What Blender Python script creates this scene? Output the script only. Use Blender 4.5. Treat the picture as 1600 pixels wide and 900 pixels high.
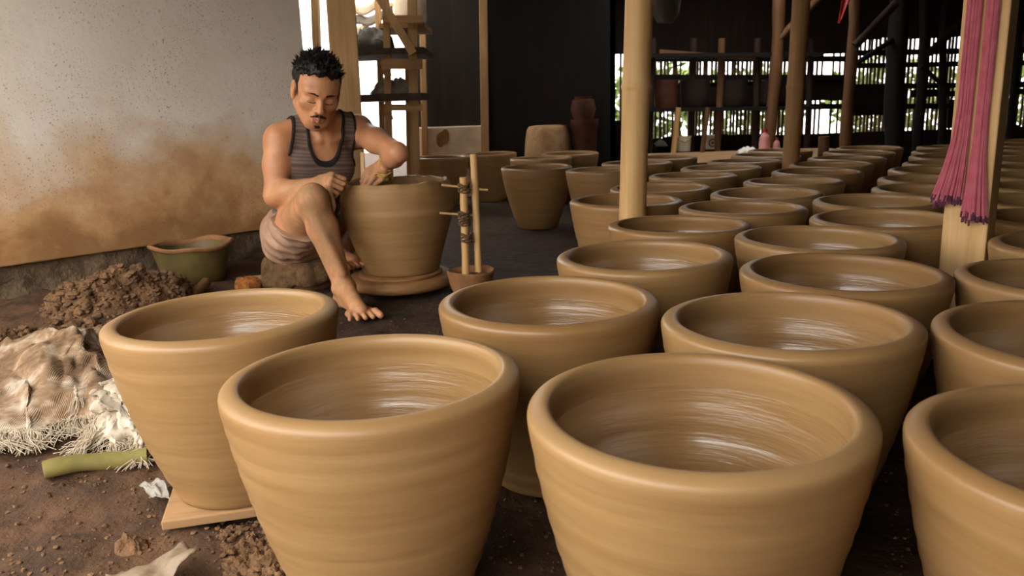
import bpy, math, random
import numpy as np
from mathutils import Vector, Matrix
random.seed(7); RNG = np.random.RandomState(5)
for o in list(bpy.data.objects): bpy.data.objects.remove(o)
sc = bpy.context.scene
COL = sc.collection

# ------------------------------------------------------------------ camera
FPX, PITCH, ROLL = 1247.03, 0.227716, -0.031958      # focal length in px of a 1600 px frame
UN = 0.36                                            # one solved unit in metres
HC = UN*1.95                                         # camera height above the floor
_c, _s, _cr, _sr = math.cos(PITCH), math.sin(PITCH), math.cos(ROLL), math.sin(ROLL)
CF = np.array([0, _c, -_s]); _U = np.array([0, _s, _c]); _R = np.array([1., 0, 0])
CR = _cr*_R + _sr*_U; CU = -_sr*_R + _cr*_U
CO = np.array([0, 0, HC])
cam_d = bpy.data.cameras.new('camera'); cam = bpy.data.objects.new('camera', cam_d); COL.objects.link(cam)
cam_d.sensor_width = 36; cam_d.lens = FPX/1600*36; cam_d.clip_start = .05; cam_d.clip_end = 200
cam.matrix_world = Matrix(((CR[0], CU[0], -CF[0], 0), (CR[1], CU[1], -CF[1], 0), (CR[2], CU[2], -CF[2], HC), (0, 0, 0, 1)))
cam_d.dof.use_dof = True; cam_d.dof.focus_distance = 1.7; cam_d.dof.aperture_fstop = 8
sc.camera = cam

# ------------------------------------------------------------------ world and exposure
w = bpy.data.worlds.new('overcast_sky'); sc.world = w; w.use_nodes = True
bg = w.node_tree.nodes['Background']; bg.inputs[0].default_value = (1.0, .985, .96, 1); bg.inputs[1].default_value = 1.0
sc.view_settings.view_transform = 'Standard'; sc.view_settings.look = 'None'
sc.view_settings.gamma = 1; sc.view_settings.use_curve_mapping = False
sc.view_settings.exposure = 2.7

# ------------------------------------------------------------------ helpers
def ray(x, y): return CF + CR*((x-800)/FPX) - CU*((y-450)/FPX)
def at(x, y, Y): d = ray(x, y); return CO + d*(Y/d[1])
def gz(x, y, z=0.): d = ray(x, y); return CO + d*((z-HC)/d[2])
def V(*a): return np.array(a, float)
def nrm(v): v = np.asarray(v, float); return v/np.linalg.norm(v)

def link(name, me, mat=None, parent=None, smooth=True):
    o = bpy.data.objects.new(name, me); COL.objects.link(o)
    if mat is not None and not me.materials: me.materials.append(mat)
    if smooth and len(me.polygons): me.polygons.foreach_set('use_smooth', [True]*len(me.polygons))
    if parent is not None: o.parent = parent
    return o
class MB:
    """collects shapes; build() links them as one mesh object"""
    def __init__(s): s.v = []; s.f = []
    def add(s, vs, fs):
        n = len(s.v); s.v += [tuple(map(float, p)) for p in vs]; s.f += [tuple(n+i for i in f) for f in fs]; return s
    def box(s, lo, hi, M=None):
        vs = [V(x, y, z) for z in (lo[2], hi[2]) for y in (lo[1], hi[1]) for x in (lo[0], hi[0])]
        if M is not None: vs = [M(p) for p in vs]
        return s.add(vs, [(0,2,3,1), (4,5,7,6), (0,1,5,4), (2,6,7,3), (0,4,6,2), (1,3,7,5)])
    def beam(s, a, b, wx, wy, side=None):
        """rectangular bar from a to b; wx along side, wy across"""
        a = V(*a); b = V(*b); d = nrm(b-a)
        sd = V(*side) if side is not None else (V(1,0,0) if abs(d[0]) < .8 else V(0,1,0))
        sd = nrm(sd - d*(sd@d)); t = np.cross(d, sd)
        vs = [p + sd*sx*wx/2 + t*sy*wy/2 for p in (a, b) for sx, sy in ((-1,-1),(1,-1),(1,1),(-1,1))]
        return s.add(vs, [(3,2,1,0), (4,5,6,7), (0,1,5,4), (1,2,6,5), (2,3,7,6), (3,0,4,7)])
    def tube(s, pts, rad, seg=10, cap=True, flat=1.):
        pts = [V(*p) for p in pts]; n = len(pts)
        if not hasattr(rad, '__len__'): rad = [rad]*n
        vs = []; fs = []; ref = None
        for i in range(n):
            t = nrm(pts[min(i+1, n-1)] - pts[max(i-1, 0)])
            if ref is None: ref = V(1,0,0) if abs(t[0]) < .8 else V(0,1,0)
            ref = nrm(ref - t*(ref@t)); q = np.cross(t, ref)
            for k in range(seg):
                a = 2*math.pi*k/seg; vs.append(pts[i] + rad[i]*(math.cos(a)*ref + flat*math.sin(a)*q))
        for i in range(n-1):
            for k in range(seg):
                k2 = (k+1) % seg; fs.append((i*seg+k, i*seg+k2, (i+1)*seg+k2, (i+1)*seg+k))
        if cap: fs.append(tuple(range(seg))[::-1]); fs.append(tuple((n-1)*seg+k for k in range(seg)))
        return s.add(vs, fs)
    def lathe(s, prof, seg=48, c=(0,0,0), wob=None, cap=True):
        vs = []; fs = []; c = V(*c); n = len(prof)
        for i, (r, z) in enumerate(prof):
            for k in range(seg):
                a = 2*math.pi*k/seg; rr, zz = (r, z) if wob is None else wob(r, z, a, i)
                vs.append(c + V(rr*math.cos(a), rr*math.sin(a), zz))
        for i in range(n-1):
            for k in range(seg):
                k2 = (k+1) % seg; fs.append((i*seg+k, i*seg+k2, (i+1)*seg+k2, (i+1)*seg+k))
        if cap: fs.append(tuple(range(seg))[::-1]); fs.append(tuple((n-1)*seg+k for k in range(seg)))
        return s.add(vs, fs)
    def grid(s, fn, nu, nv):
        vs = [fn(i/(nu-1), j/(nv-1)) for j in range(nv) for i in range(nu)]
        return s.add(vs, [(j*nu+i, j*nu+i+1, (j+1)*nu+i+1, (j+1)*nu+i) for j in range(nv-1) for i in range(nu-1)])
    def mesh(s, name): me = bpy.data.meshes.new(name); me.from_pydata(s.v, [], s.f); me.update(); return me
    def build(s, name, mat=None, parent=None, smooth=True, bevel=0):
        o = link(name, s.mesh(name), mat, parent, smooth)
        if bevel:
            m = o.modifiers.new('bevel', 'BEVEL'); m.width = bevel; m.segments = 2; m.limit_method = 'ANGLE'
        if smooth:
            try: o.data.set_sharp_from_angle(angle=math.radians(50))
            except Exception: pass
        return o
def empty(name, loc=(0,0,0), rz=0):
    o = bpy.data.objects.new(name, None); COL.objects.link(o); o.location = Vector(loc); o.rotation_euler.z = rz
    o.empty_display_size = .05; return o
def tag(o, label=None, cat=None, group=None, kind=None):
    for k, v in (('label', label), ('category', cat), ('group', group), ('kind', kind)):
        if v: o[k] = v
    return o

# value noise
_P = RNG.rand(64, 64, 64).astype(np.float32)
def vnoise(p):
    p = np.asarray(p, float); i = np.floor(p).astype(int); f = p-i; f = f*f*(3-2*f); r = 0
    for dx in (0,1):
        for dy in (0,1):
            for dz in (0,1):
                wgt = (f[...,0] if dx else 1-f[...,0])*(f[...,1] if dy else 1-f[...,1])*(f[...,2] if dz else 1-f[...,2])
                r = r + wgt*_P[(i[...,0]+dx) % 64, (i[...,1]+dy) % 64, (i[...,2]+dz) % 64]
    return r*2-1
def fbm(p, oct=4):
    p = np.asarray(p, float); return sum(vnoise(p*2.03**k + 7.3*k)*.5**k for k in range(oct))

# ------------------------------------------------------------------ materials
def srgb(r, g, b):
    f = lambda c: (c/255/12.92) if c/255 <= .04045 else ((c/255+.055)/1.055)**2.4
    return (f(r), f(g), f(b), 1)
class NT:
    def __init__(s, name):
        s.m = bpy.data.materials.new(name); s.m.use_nodes = True; s.t = s.m.node_tree; s.b = s.t.nodes['Principled BSDF']
        s.tc = s.t.nodes.new('ShaderNodeTexCoord')
    def n(s, kind, **kw):
        q = s.t.nodes.new('ShaderNode'+kind)
        for k, v in kw.items(): setattr(q, k, v)
        return q
    def l(s, a, b): s.t.links.new(a, b)
    def vec(s, scale=(1,1,1), coord='Object'):
        mp = s.n('Mapping'); mp.inputs['Scale'].default_value = scale; s.l(s.tc.outputs[coord], mp.inputs['Vector']); return mp.outputs[0]
    def noise(s, vec, scale, detail=4, rough=.55, dist=0):
        q = s.n('TexNoise'); q.inputs['Scale'].default_value = scale; q.inputs['Detail'].default_value = detail
        q.inputs['Roughness'].default_value = rough; q.inputs['Distortion'].default_value = dist; s.l(vec, q.inputs['Vector']); return q.outputs['Fac']
    def ramp(s, fac, stops):
        q = s.n('ValToRGB'); e = q.color_ramp.elements
        while len(e) < len(stops): e.new(.5)
        for k, (p, c) in enumerate(stops): e[k].position = p; e[k].color = c if hasattr(c, '__len__') else (c,c,c,1)
        s.l(fac, q.inputs[0]); return q.outputs[0]
    def mix(s, fac, a, b, mode='MIX'):
        q = s.n('MixRGB', blend_type=mode)
        for sock, v in zip(q.inputs, (fac, a, b)):
            if hasattr(v, 'links'): s.l(v, sock)
            elif hasattr(v, '__len__'): sock.default_value = v
            else: sock.default_value = v
        return q.outputs[0]
    def math(s, op, a, b=0., c=None):
        q = s.n('Math', operation=op)
        for k, v in enumerate((a, b, c)):
            if v is None: continue
            if hasattr(v, 'links'): s.l(v, q.inputs[k])
            else: q.inputs[k].default_value = v
        return q.outputs[0]
    def bump(s, h, strength=.3, dist=.01):
        q = s.n('Bump'); q.inputs['Strength'].default_value = strength; q.inputs['Distance'].default_value = dist
        s.l(h, q.inputs['Height']); s.l(q.outputs[0], s.b.inputs['Normal'])
    def out(s, col=None, rough=.7, spec=.4):
        if col is not None:
            if hasattr(col, 'links'): s.l(col, s.b.inputs['Base Color'])
            else: s.b.inputs['Base Color'].default_value = col
        if hasattr(rough, 'links'): s.l(rough, s.b.inputs['Roughness'])
        else: s.b.inputs['Roughness'].default_value = rough
        s.b.inputs['Specular IOR Level'].default_value = spec
        return s.m
def rough_mat(name, c1, c2, scale=12, rough=.85, bump=.4, dist=.01, stretch=(1,1,1), spec=.3, detail=6):
    t = NT(name); v = t.vec(stretch); n = t.noise(v, scale, detail, .62)
    t.bump(t.noise(v, scale*2.5, 5, .6), bump, dist)
    return t.out(t.ramp(n, [(.3, c1), (.7, c2)]), rough, spec)
def wood_mat(name, c1, c2, axis=2, rough=.7, bump=.3, sc_=14):
    st = [1,1,1]; st[axis] = .06
    t = NT(name); v = t.vec(tuple(st)); n = t.noise(v, sc_*3, 6, .65, .4); m = t.noise(t.vec(), 5, 3)
    t.bump(n, bump, .004)
    return t.out(t.mix(t.ramp(m, [(.35, 0.), (.7, .5)]), t.ramp(n, [(.3, c1), (.68, c2)]), c1), rough, .3)

def clay_material(name='wet_clay', r0=.32, r1=.5, spec=.45, bs=.11, coat=0.):
    t = NT(name)
    sep = t.n('SeparateXYZ'); t.l(t.tc.outputs['Object'], sep.inputs[0])
    ang = t.math('ARCTAN2', sep.outputs[1], sep.outputs[0])
    rr = t.math('SQRT', t.math('ADD', t.math('MULTIPLY', sep.outputs[0], sep.outputs[0]), t.math('MULTIPLY', sep.outputs[1], sep.outputs[1])))
    cs = t.math('COSINE', ang); sn = t.math('SINE', ang)
    cmb = t.n('CombineXYZ'); t.l(t.math('MULTIPLY', cs, .35), cmb.inputs[0]); t.l(t.math('MULTIPLY', sn, .35), cmb.inputs[1])
    oi = t.n('ObjectInfo')
    t.l(t.math('ADD', t.math('MULTIPLY', t.math('ADD', sep.outputs[2], t.math('MULTIPLY', rr, .6)), 26), t.math('MULTIPLY', oi.outputs['Random'], 50)), cmb.inputs[2])
    streak = t.noise(cmb.outputs[0], 1.6, 7, .66)
    fine = t.noise(cmb.outputs[0], 5, 4, .6)
    blotch = t.noise(t.vec(), 7, 3)
    col = t.ramp(streak, [(.25, srgb(140, 105, 65)), (.5, srgb(156, 122, 78)), (.75, srgb(170, 136, 92))])
    col = t.mix(t.math('MULTIPLY', blotch, .35), col, srgb(148, 104, 62))
    rnd = t.ramp(oi.outputs['Random'], [(0, srgb(255,255,255)), (1, srgb(232,224,214))])
    col = t.mix(1., col, rnd, 'MULTIPLY')
    t.bump(t.math('ADD', streak, t.math('MULTIPLY', fine, .5)), bs, .006)
    r = t.ramp(t.noise(cmb.outputs[0], 1.0, 3), [(.3, r0), (.7, r1)])
    t.b.inputs['Coat Weight'].default_value = coat; t.b.inputs['Coat Roughness'].default_value = .1; t.b.inputs['Coat IOR'].default_value = 1.4
    return t.out(col, r, spec)
M = {}
M['clay'] = clay_material()
M['clay_matte'] = clay_material('drying_clay', .5, .68, .3, .2)
M['clay_in'] = clay_material('glossy_wet_clay', .14, .28, .9, .34, 1.)
M['clay_dull'] = rough_mat('damp_clay', srgb(120, 84, 50), srgb(158, 114, 70), 9, .62, .25, .006, (1,1,8))
M['clay_dry'] = rough_mat('dry_clay', srgb(150, 112, 76), srgb(186, 148, 106), 14, .85, .4)
M['bamboo'] = wood_mat('bamboo', srgb(188, 144, 88), srgb(216, 176, 118), 2, .5, .15)
M['bamboo_old'] = wood_mat('old_bamboo', srgb(88, 58, 32), srgb(118, 82, 48), 2, .65, .2)
M['bamboo_mid'] = wood_mat('brown_bamboo', srgb(132, 92, 52), srgb(166, 122, 74), 2, .6, .2)
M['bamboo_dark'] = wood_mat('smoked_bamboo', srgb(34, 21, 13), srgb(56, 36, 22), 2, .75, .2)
M['timber'] = wood_mat('sawn_timber', srgb(196, 152, 98), srgb(228, 186, 128), 2, .75, .25)
M['timber_brown'] = wood_mat('aged_timber', srgb(150, 114, 74), srgb(184, 146, 98), 2, .8, .3)
M['timber_x'] = wood_mat('rack_timber', srgb(140, 104, 66), srgb(180, 140, 92), 0, .8, .3)
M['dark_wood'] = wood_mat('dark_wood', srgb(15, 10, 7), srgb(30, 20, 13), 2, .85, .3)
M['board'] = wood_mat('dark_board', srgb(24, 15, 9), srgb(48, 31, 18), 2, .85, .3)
M['shelf_dark'] = rough_mat('dirty_shelf', srgb(46, 36, 28), srgb(80, 64, 48), 20, .95, .6)
M['plank'] = wood_mat('pale_plank', srgb(140, 106, 70), srgb(176, 138, 94), 0, .8, .3)
M['earth'] = rough_mat('earth', srgb(66, 45, 29), srgb(114, 82, 54), 7, .95, .8, .02)
def earth_material():
    t = NT('trampled_earth'); v = t.vec(); n = t.noise(v, 7, 6, .62); t.bump(t.noise(v, 18, 5, .6), .8, .02)
    sep = t.n('SeparateXYZ'); t.l(t.tc.outputs['Object'], sep.inputs[0])
    dry = t.ramp(n, [(.3, srgb(52, 35, 22)), (.7, srgb(94, 66, 43))]); shade_tone = t.ramp(n, [(.3, srgb(40, 26, 15)), (.7, srgb(70, 48, 30))])
    k = t.math('ADD', t.math('MULTIPLY', sep.outputs[0], 1.1), t.math('MULTIPLY', sep.outputs[1], .42))       # shade of the dim workshop put into the floor colour among the pots
    k = t.math('ADD', k, t.math('MULTIPLY', t.math('SUBTRACT', t.noise(v, 2.2, 4), .5), .9))
    return t.out(t.mix(t.ramp(k, [(.02, 0.), (.3, 1.)]), dry, shade_tone), .9, .3)
M['earth'] = earth_material()
M['soil'] = rough_mat('loose_soil', srgb(82, 58, 38), srgb(130, 96, 64), 22, .95, .9, .015)
M['panel'] = rough_mat('dark_sheet', srgb(28, 23, 18), srgb(44, 36, 28), 5, .7, .2, .004, (4,4,.5))
M['plasterlow'] = rough_mat('stained_plaster', srgb(176, 152, 122), srgb(214, 196, 170), 6, .9, .3)
M['roof'] = rough_mat('roof_sheet', srgb(36, 26, 18), srgb(56, 41, 29), 4, .9, .2)
M['dirtwall'] = rough_mat('foundation', srgb(78, 62, 46), srgb(120, 98, 74), 18, .95, .9, .02)
M['green_glaze'] = rough_mat('green_glaze', srgb(74, 64, 36), srgb(110, 92, 52), 8, .5, .3)
M['terracotta'] = rough_mat('terracotta', srgb(116, 78, 48), srgb(154, 108, 68), 14, .8, .4)
M['rust_pot'] = rough_mat('rust_pot', srgb(62, 32, 18), srgb(88, 48, 28), 8, .7, .3)
M['sack'] = None
M['thread'] = rough_mat('pale_thread', srgb(166, 148, 122), srgb(204, 188, 164), 30, .9, .1)
M['stem'] = rough_mat('green_stem', srgb(104, 94, 46), srgb(142, 128, 70), 10, .75, .3, .006, (1,1,1))
M['plastic'] = rough_mat('clouded_plastic', srgb(112, 106, 96), srgb(146, 138, 126), 12, .4, .2)
M['wrapping'] = rough_mat('pale_wrapping', srgb(112, 94, 74), srgb(146, 126, 102), 10, .5, .3)
M['husk'] = rough_mat('coconut_husk', srgb(136, 78, 30), srgb(176, 112, 50), 40, .9, .8)
M['pale'] = rough_mat('pale_paint', srgb(196, 178, 150), srgb(226, 212, 188), 8, .7, .2)
M['bucketw'] = rough_mat('cream_plastic', srgb(206, 186, 150), srgb(226, 208, 176), 5, .5, .1)
M['white'] = rough_mat('white_cloth', srgb(214, 208, 198), srgb(240, 236, 228), 10, .85, .3)
M['pinkbottle'] = rough_mat('pink_plastic', srgb(214, 140, 136), srgb(232, 172, 164), 6, .35, .05)
M['redcap'] = rough_mat('red_cap', srgb(160, 36, 36), srgb(190, 52, 48), 6, .4, .05)
M['brownprint'] = rough_mat('brown_print', srgb(110, 74, 46), srgb(140, 98, 62), 20, .7, .1)
M['green_leaf'] = rough_mat('foliage', srgb(96, 120, 58), srgb(150, 168, 96), 5, .7, .2)
M['grey_sack'] = rough_mat('grey_sack', srgb(52, 47, 41), srgb(76, 69, 61), 9, .9, .4)
M['outside'] = rough_mat('outside_ground', srgb(190, 176, 152), srgb(222, 210, 190), 3, .95, .2)
M['burlap'] = rough_mat('burlap', srgb(70, 50, 30), srgb(112, 84, 52), 40, .95, .6)
M['yellow'] = rough_mat('ochre_cloth', srgb(176, 136, 70), srgb(206, 164, 92), 14, .9, .4)

def wall_material():
    t = NT('speckled_plaster'); v = t.vec(); geo = t.n('NewGeometry')
    sep = t.n('SeparateXYZ'); t.l(geo.outputs['Position'], sep.inputs[0])
    n1 = t.noise(v, 3.2, 5, .6, .3); n2 = t.noise(v, 1.6, 3)
    base = t.ramp(n1, [(.3, srgb(218, 203, 182)), (.7, srgb(230, 217, 200))])
    # ochre clay splashed up the lower wall
    hgt = t.math('ADD', sep.outputs[2], t.math('MULTIPLY', t.math('SUBTRACT', n1, .5), .55))
    hgt = t.math('ADD', hgt, t.math('MULTIPLY', t.math('SUBTRACT', n2, .5), .35))
    mask = t.ramp(hgt, [(.30, .95), (.46, .8), (.58, .42), (.72, 0.)])
    och = t.ramp(t.noise(v, 8, 5, .65), [(.3, srgb(172, 118, 62)), (.7, srgb(206, 160, 104))])
    col = t.mix(mask, base, och)
    dk = t.ramp(hgt, [(.22, .7), (.36, 0.)])
    col = t.mix(dk, col, srgb(122, 84, 48))
    # smears
    sm = t.ramp(t.noise(t.vec((1, 1, .6)), 9, 4, .6), [(.66, 0.), (.74, .5)])
    col = t.mix(sm, col, srgb(176, 146, 104))
    # splash specks, three sizes
    for scl, thr, amt, cc in ((110, .17, .6, srgb(128, 92, 56)), (60, .12, .6, srgb(104, 70, 40)), (30, .075, .7, srgb(116, 78, 44)), (12, .05, .7, srgb(140, 100, 58))):
        vo = t.n('TexVoronoi'); vo.inputs['Scale'].default_value = scl; t.l(v, vo.inputs['Vector'])
        sep2 = t.n('SeparateColor'); t.l(vo.outputs['Color'], sep2.inputs[0])
        keep = t.ramp(sep2.outputs[0], [(.45, 0.), (.62, 1.)])
        d = t.ramp(vo.outputs['Distance'], [(thr, 1.), (thr*2.0, 0.)])
        clus = t.ramp(t.noise(v, 2.4, 3), [(.4, .1), (.62, 1.)])
        col = t.mix(t.math('MULTIPLY', t.math('MULTIPLY', keep, d), t.math('MULTIPLY', clus, amt)), col, cc)
    t.bump(t.noise(v, 40, 6, .65), .25, .006)
    return t.out(col, .88, .25)
M['wall'] = wall_material()
def sack_material():
    t = NT('woven_sack'); v = t.vec()
    n = t.noise(v, 9, 6, .65, .3)
    wv = t.n('TexWave'); wv.inputs['Scale'].default_value = 90; t.l(t.vec(), wv.inputs['Vector'])
    col = t.ramp(n, [(.38, srgb(92, 66, 42)), (.52, srgb(136, 108, 80)), (.66, srgb(190, 174, 152))])
    col = t.mix(t.math('MULTIPLY', wv.outputs['Fac'], .12), col, srgb(140, 112, 84))
    t.bump(t.math('ADD', t.noise(v, 60, 4), wv.outputs['Fac']), .35, .004)
    return t.out(col, .85, .3)
M['sack'] = sack_material()
M['sack_pale'] = rough_mat('pale_sack', srgb(150, 130, 106), srgb(204, 190, 168), 12, .85, .4, .004)
def skin_material():
    t = NT('skin'); v = t.vec()
    a = t.n('Attribute', attribute_name='clay'); b = t.n('Attribute', attribute_name='lip'); c = t.n('Attribute', attribute_name='stubble')
    n = t.noise(v, 14, 5, .6); n2 = t.noise(v, 45, 5, .65)
    col = t.ramp(n, [(.3, srgb(182, 122, 82)), (.7, srgb(206, 146, 102))])
    col = t.mix(t.math('MULTIPLY', b.outputs['Fac'], .6), col, srgb(168, 92, 80))
    col = t.mix(t.math('MULTIPLY', c.outputs['Fac'], .55), col, srgb(70, 46, 36))
    m = t.math('MULTIPLY', a.outputs['Fac'], t.ramp(t.noise(t.vec((1,1,.5)), 26, 6, .7), [(.4, .05), (.56, 1.)]))
    col = t.mix(m, col, srgb(150, 116, 78))
    t.bump(n2, .15, .003)
    t.b.inputs['Subsurface Weight'].default_value = .05; t.b.inputs['Subsurface Radius'].default_value = (.01, .004, .002)
    return t.out(col, t.mix(a.outputs['Fac'], (.46,.46,.46,1), (.75,.75,.75,1)), .45)
M['skin'] = skin_material()
def tank_material():
    t = NT('striped_jersey'); sep = t.n('SeparateXYZ'); t.l(t.tc.outputs['Object'], sep.inputs[0])
    wob = t.math('MULTIPLY', t.noise(t.vec(), 6, 2), .02)
    z = t.math('ADD', t.math('ADD', sep.outputs[2], t.math('MULTIPLY', sep.outputs[0], .10)), wob)
    s1 = t.math('PINGPONG', z, .031)
    stripe = t.ramp(t.math('MULTIPLY', s1, 32), [(.1, 0.), (.35, .8), (.6, .15), (.8, .7), (.95, .1)])
    heath = t.noise(t.vec((1, 1, 3)), 120, 3)
    col = t.mix(stripe, srgb(84, 68, 60), srgb(136, 112, 98))
    col = t.mix(t.math('MULTIPLY', heath, .4), col, srgb(104, 86, 74))
    t.bump(t.noise(t.vec(), 18, 4, .6), .5, .012)
    return t.out(col, .9, .2)
M['tank'] = tank_material()
M['binding'] = rough_mat('black_binding', srgb(26, 24, 24), srgb(40, 36, 34), 40, .9, .2)
M['shorts'] = rough_mat('dusty_shorts', srgb(150, 112, 86), srgb(190, 154, 126), 11, .9, .5, .012)
M['hair'] = rough_mat('black_hair', srgb(14, 12, 11), srgb(30, 25, 22), 60, .5, .5, .004, (1,1,.4))
M['brow'] = rough_mat('facial_hair', srgb(30, 20, 16), srgb(48, 32, 26), 80, .7, .4)
M['pink'] = rough_mat('pink_strand', srgb(182, 86, 98), srgb(204, 112, 120), 30, .6, .1)
M['purple'] = rough_mat('purple_tip', srgb(72, 30, 50), srgb(104, 50, 74), 30, .6, .1)
M['foot_wood'] = wood_mat('stump', srgb(92, 60, 36), srgb(134, 92, 56), 2, .9, .5)

# ------------------------------------------------------------------ setting: floor
def nonuni(lo, f0, f1, hi, fine, coarse):
    a = list(np.arange(lo, f0, coarse)) + list(np.arange(f0, f1, fine)) + list(np.arange(f1, hi+coarse, coarse)); return np.array(a)
def floor_z(X, Y):
    X = np.asarray(X, float); Y = np.asarray(Y, float)
    p = np.stack([X, Y, X*0], -1)
    m = np.clip((-.12 - X)/.35, 0, 1)*np.clip((3.7-Y)/.5, 0, 1)
    m = np.maximum(m, .35*np.clip((3.4-Y)/.5, 0, 1))
    lump = fbm(p*9, 4)*.014 + np.maximum(0, fbm(p*27+9, 2))*.009
    near = np.clip((2.1-Y)/.4, 0, 1)*np.clip((-.35-X)/.3, 0, 1)
    h = m*(lump - .012) - .001
    # the dirt rises a little towards the left wall
    rise = np.clip((-.75-X)/.9, 0, 1)*np.clip((Y-1.5)/1.0, 0, 1)
    return h + rise*.035
fx = nonuni(-7, -2.3, .5, 8, .02, .4); fy = nonuni(-3, .75, 3.5, 12, .02, .4)
gx, gy = np.meshgrid(fx, fy); gzz = floor_z(gx, gy)
fl = MB(); nx, ny = len(fx), len(fy)
fl.v = list(map(tuple, np.stack([gx.ravel(), gy.ravel(), gzz.ravel()], 1)))
fl.f = [(j*nx+i, j*nx+i+1, (j+1)*nx+i+1, (j+1)*nx+i) for j in range(ny-1) for i in range(nx-1)]
tag(fl.build('floor', M['earth']), 'trampled brown earth floor of the pottery workshop', kind='structure')
def fz(x, y):
    i = min(max(int(np.searchsorted(fx, x))-1, 0), nx-2); j = min(max(int(np.searchsorted(fy, y))-1, 0), ny-2)
    u = (x-fx[i])/(fx[i+1]-fx[i]); v = (y-fy[j])/(fy[j+1]-fy[j])
    return float((gzz[j,i]*(1-u)+gzz[j,i+1]*u)*(1-v)+(gzz[j+1,i]*(1-u)+gzz[j+1,i+1]*u)*v)

# ------------------------------------------------------------------ setting: left wall with recessed foundation
ZB = .15
w0 = gz(0, 418, ZB); w1 = gz(250, 382, ZB); wd = nrm((w1-w0)*V(1,1,0)); wn = V(wd[1], -wd[0], 0)   # along, and towards the room
def wpt(s, z, n=0): return V(w0[0], w0[1], 0) + wd*s + wn*n + V(0, 0, z)
def wall_s_at(px_):          # arc position where the wall meets a picture column
    lo, hi = 0, 4
    for _ in range(50):
        m = (lo+hi)/2; p = wpt(m, .8) - CO; x = 800 + FPX*(p@CR)/(p@CF)
        if x < px_: lo = m
        else: hi = m
    return lo
SE = wall_s_at(480)
tag(MB().box((-2.2, -.12, ZB), (SE, 0, 1.85), lambda p: wpt(p[0], p[2], p[1])).build('wall_left', M['wall'], smooth=False, bevel=.006),
    'speckled plaster wall stained ochre near its foot', kind='structure')
fb = MB(); NS = 150
def fnd(u, v):
    s = -2.2 + u*(SE+2.17); z = -.05 + v*(ZB+.06)
    return wpt(s, z, -.03 + .018*float(fbm(V(s*14, z*14, 3), 3)))
fb.grid(fnd, NS, 16)
fb.box((-2.2, -.13, -.05), (SE-.02, -.07, ZB+.01), lambda p: wpt(p[0], p[2], p[1]))
tag(fb.build('baseboard_left', M['dirtwall']), 'rough dark foundation strip under the plaster wall', kind='structure')

# roof over the workshop (out of view above) and unseen walls added to shape the daylight
WE = wpt(SE, 0)
roof = MB()
poly = [(-1.9, 1.7), (-.8, .6), (-.2, 0.), (.0, -.6), (6.5, -.6), (6.5, 5.7), (-.6, 5.7), (-.6, 4.9), (-1.85, 4.9), (-1.85, 3.3), tuple(wpt(-.2, 0)[:2])]  # unseen roof outline and bench gap shaped to steer the daylight
tag(MB().box((-1.85, 3.35, 0), (-1.75, 6.5, 1.85)).build('shade_wall_bay', M['plasterlow'], smooth=False), 'unseen pale wall left of the rack bay, added to block yard light', kind='structure')  # unseen, added to hold back light from the rear yard
n = len(poly); roof.add([(x, y, 1.85) for x, y in poly] + [(x, y, 1.92) for x, y in poly],
    [tuple(range(n))[::-1], tuple(range(n, 2*n))] + [(i, (i+1) % n, n+(i+1) % n, n+i) for i in range(n)])
for x0, x1, y0, y1 in ((-.6, 1.0, 5.7, 6.5), (2.3, 6.5, 5.7, 6.5), (-.6, 6.5, 6.5, 8.6)): roof.box((x0, y0, 1.85), (x1, y1, 1.92))
for p_, q_ in zip(poly[:3], poly[1:4]): roof.beam((p_[0], p_[1], 1.65), (q_[0], q_[1], 1.65), .03, .42, (q_[1]-p_[1], p_[0]-q_[0], 0))      # eave board added to cut the sky light reaching the far pots
tag(roof.build('ceiling', M['roof'], smooth=False), 'dark roof sheeting over the workshop', kind='structure')
tag(MB().box((-9, -3.7, 0), (9, -3.5, .8)).build('shade_wall_yard', M['board'], smooth=False), 'unseen dark wall across the yard behind the camera, added to block low sky light', kind='structure')  # unseen, added so that low sky lights the far pots less
tag(MB().box((-5.7, -3.7, 0), (-5.5, 2.2, .8)).build('shade_wall_yard_side', M['board'], smooth=False), 'unseen dark wall at the side of the front yard, added to block low sky light', kind='structure')  # added out of view to block low sky light from the left
tag(MB().box((-.1, -.7, 0), (6.5, -.5, 1.85)).build('shade_wall_front', M['board'], smooth=False), 'unseen dark wall behind the camera, added to narrow the daylight opening', kind='structure')  # unseen wall added to confine daylight to the left of the camera
tag(MB().box((6.4, -.5, 0), (6.5, 8.6, 1.85)).build('shade_wall_right', M['board'], smooth=False), 'unseen dark wall at the far right side, added to keep that side dim', kind='structure')  # added out of view to keep the right side dim
tag(MB().box((-9, 3.9, -.02), (-.9, 30, .004)).build('floor_yard', M['outside'], smooth=False), 'pale bright yard ground outside the opening', kind='structure')

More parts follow.
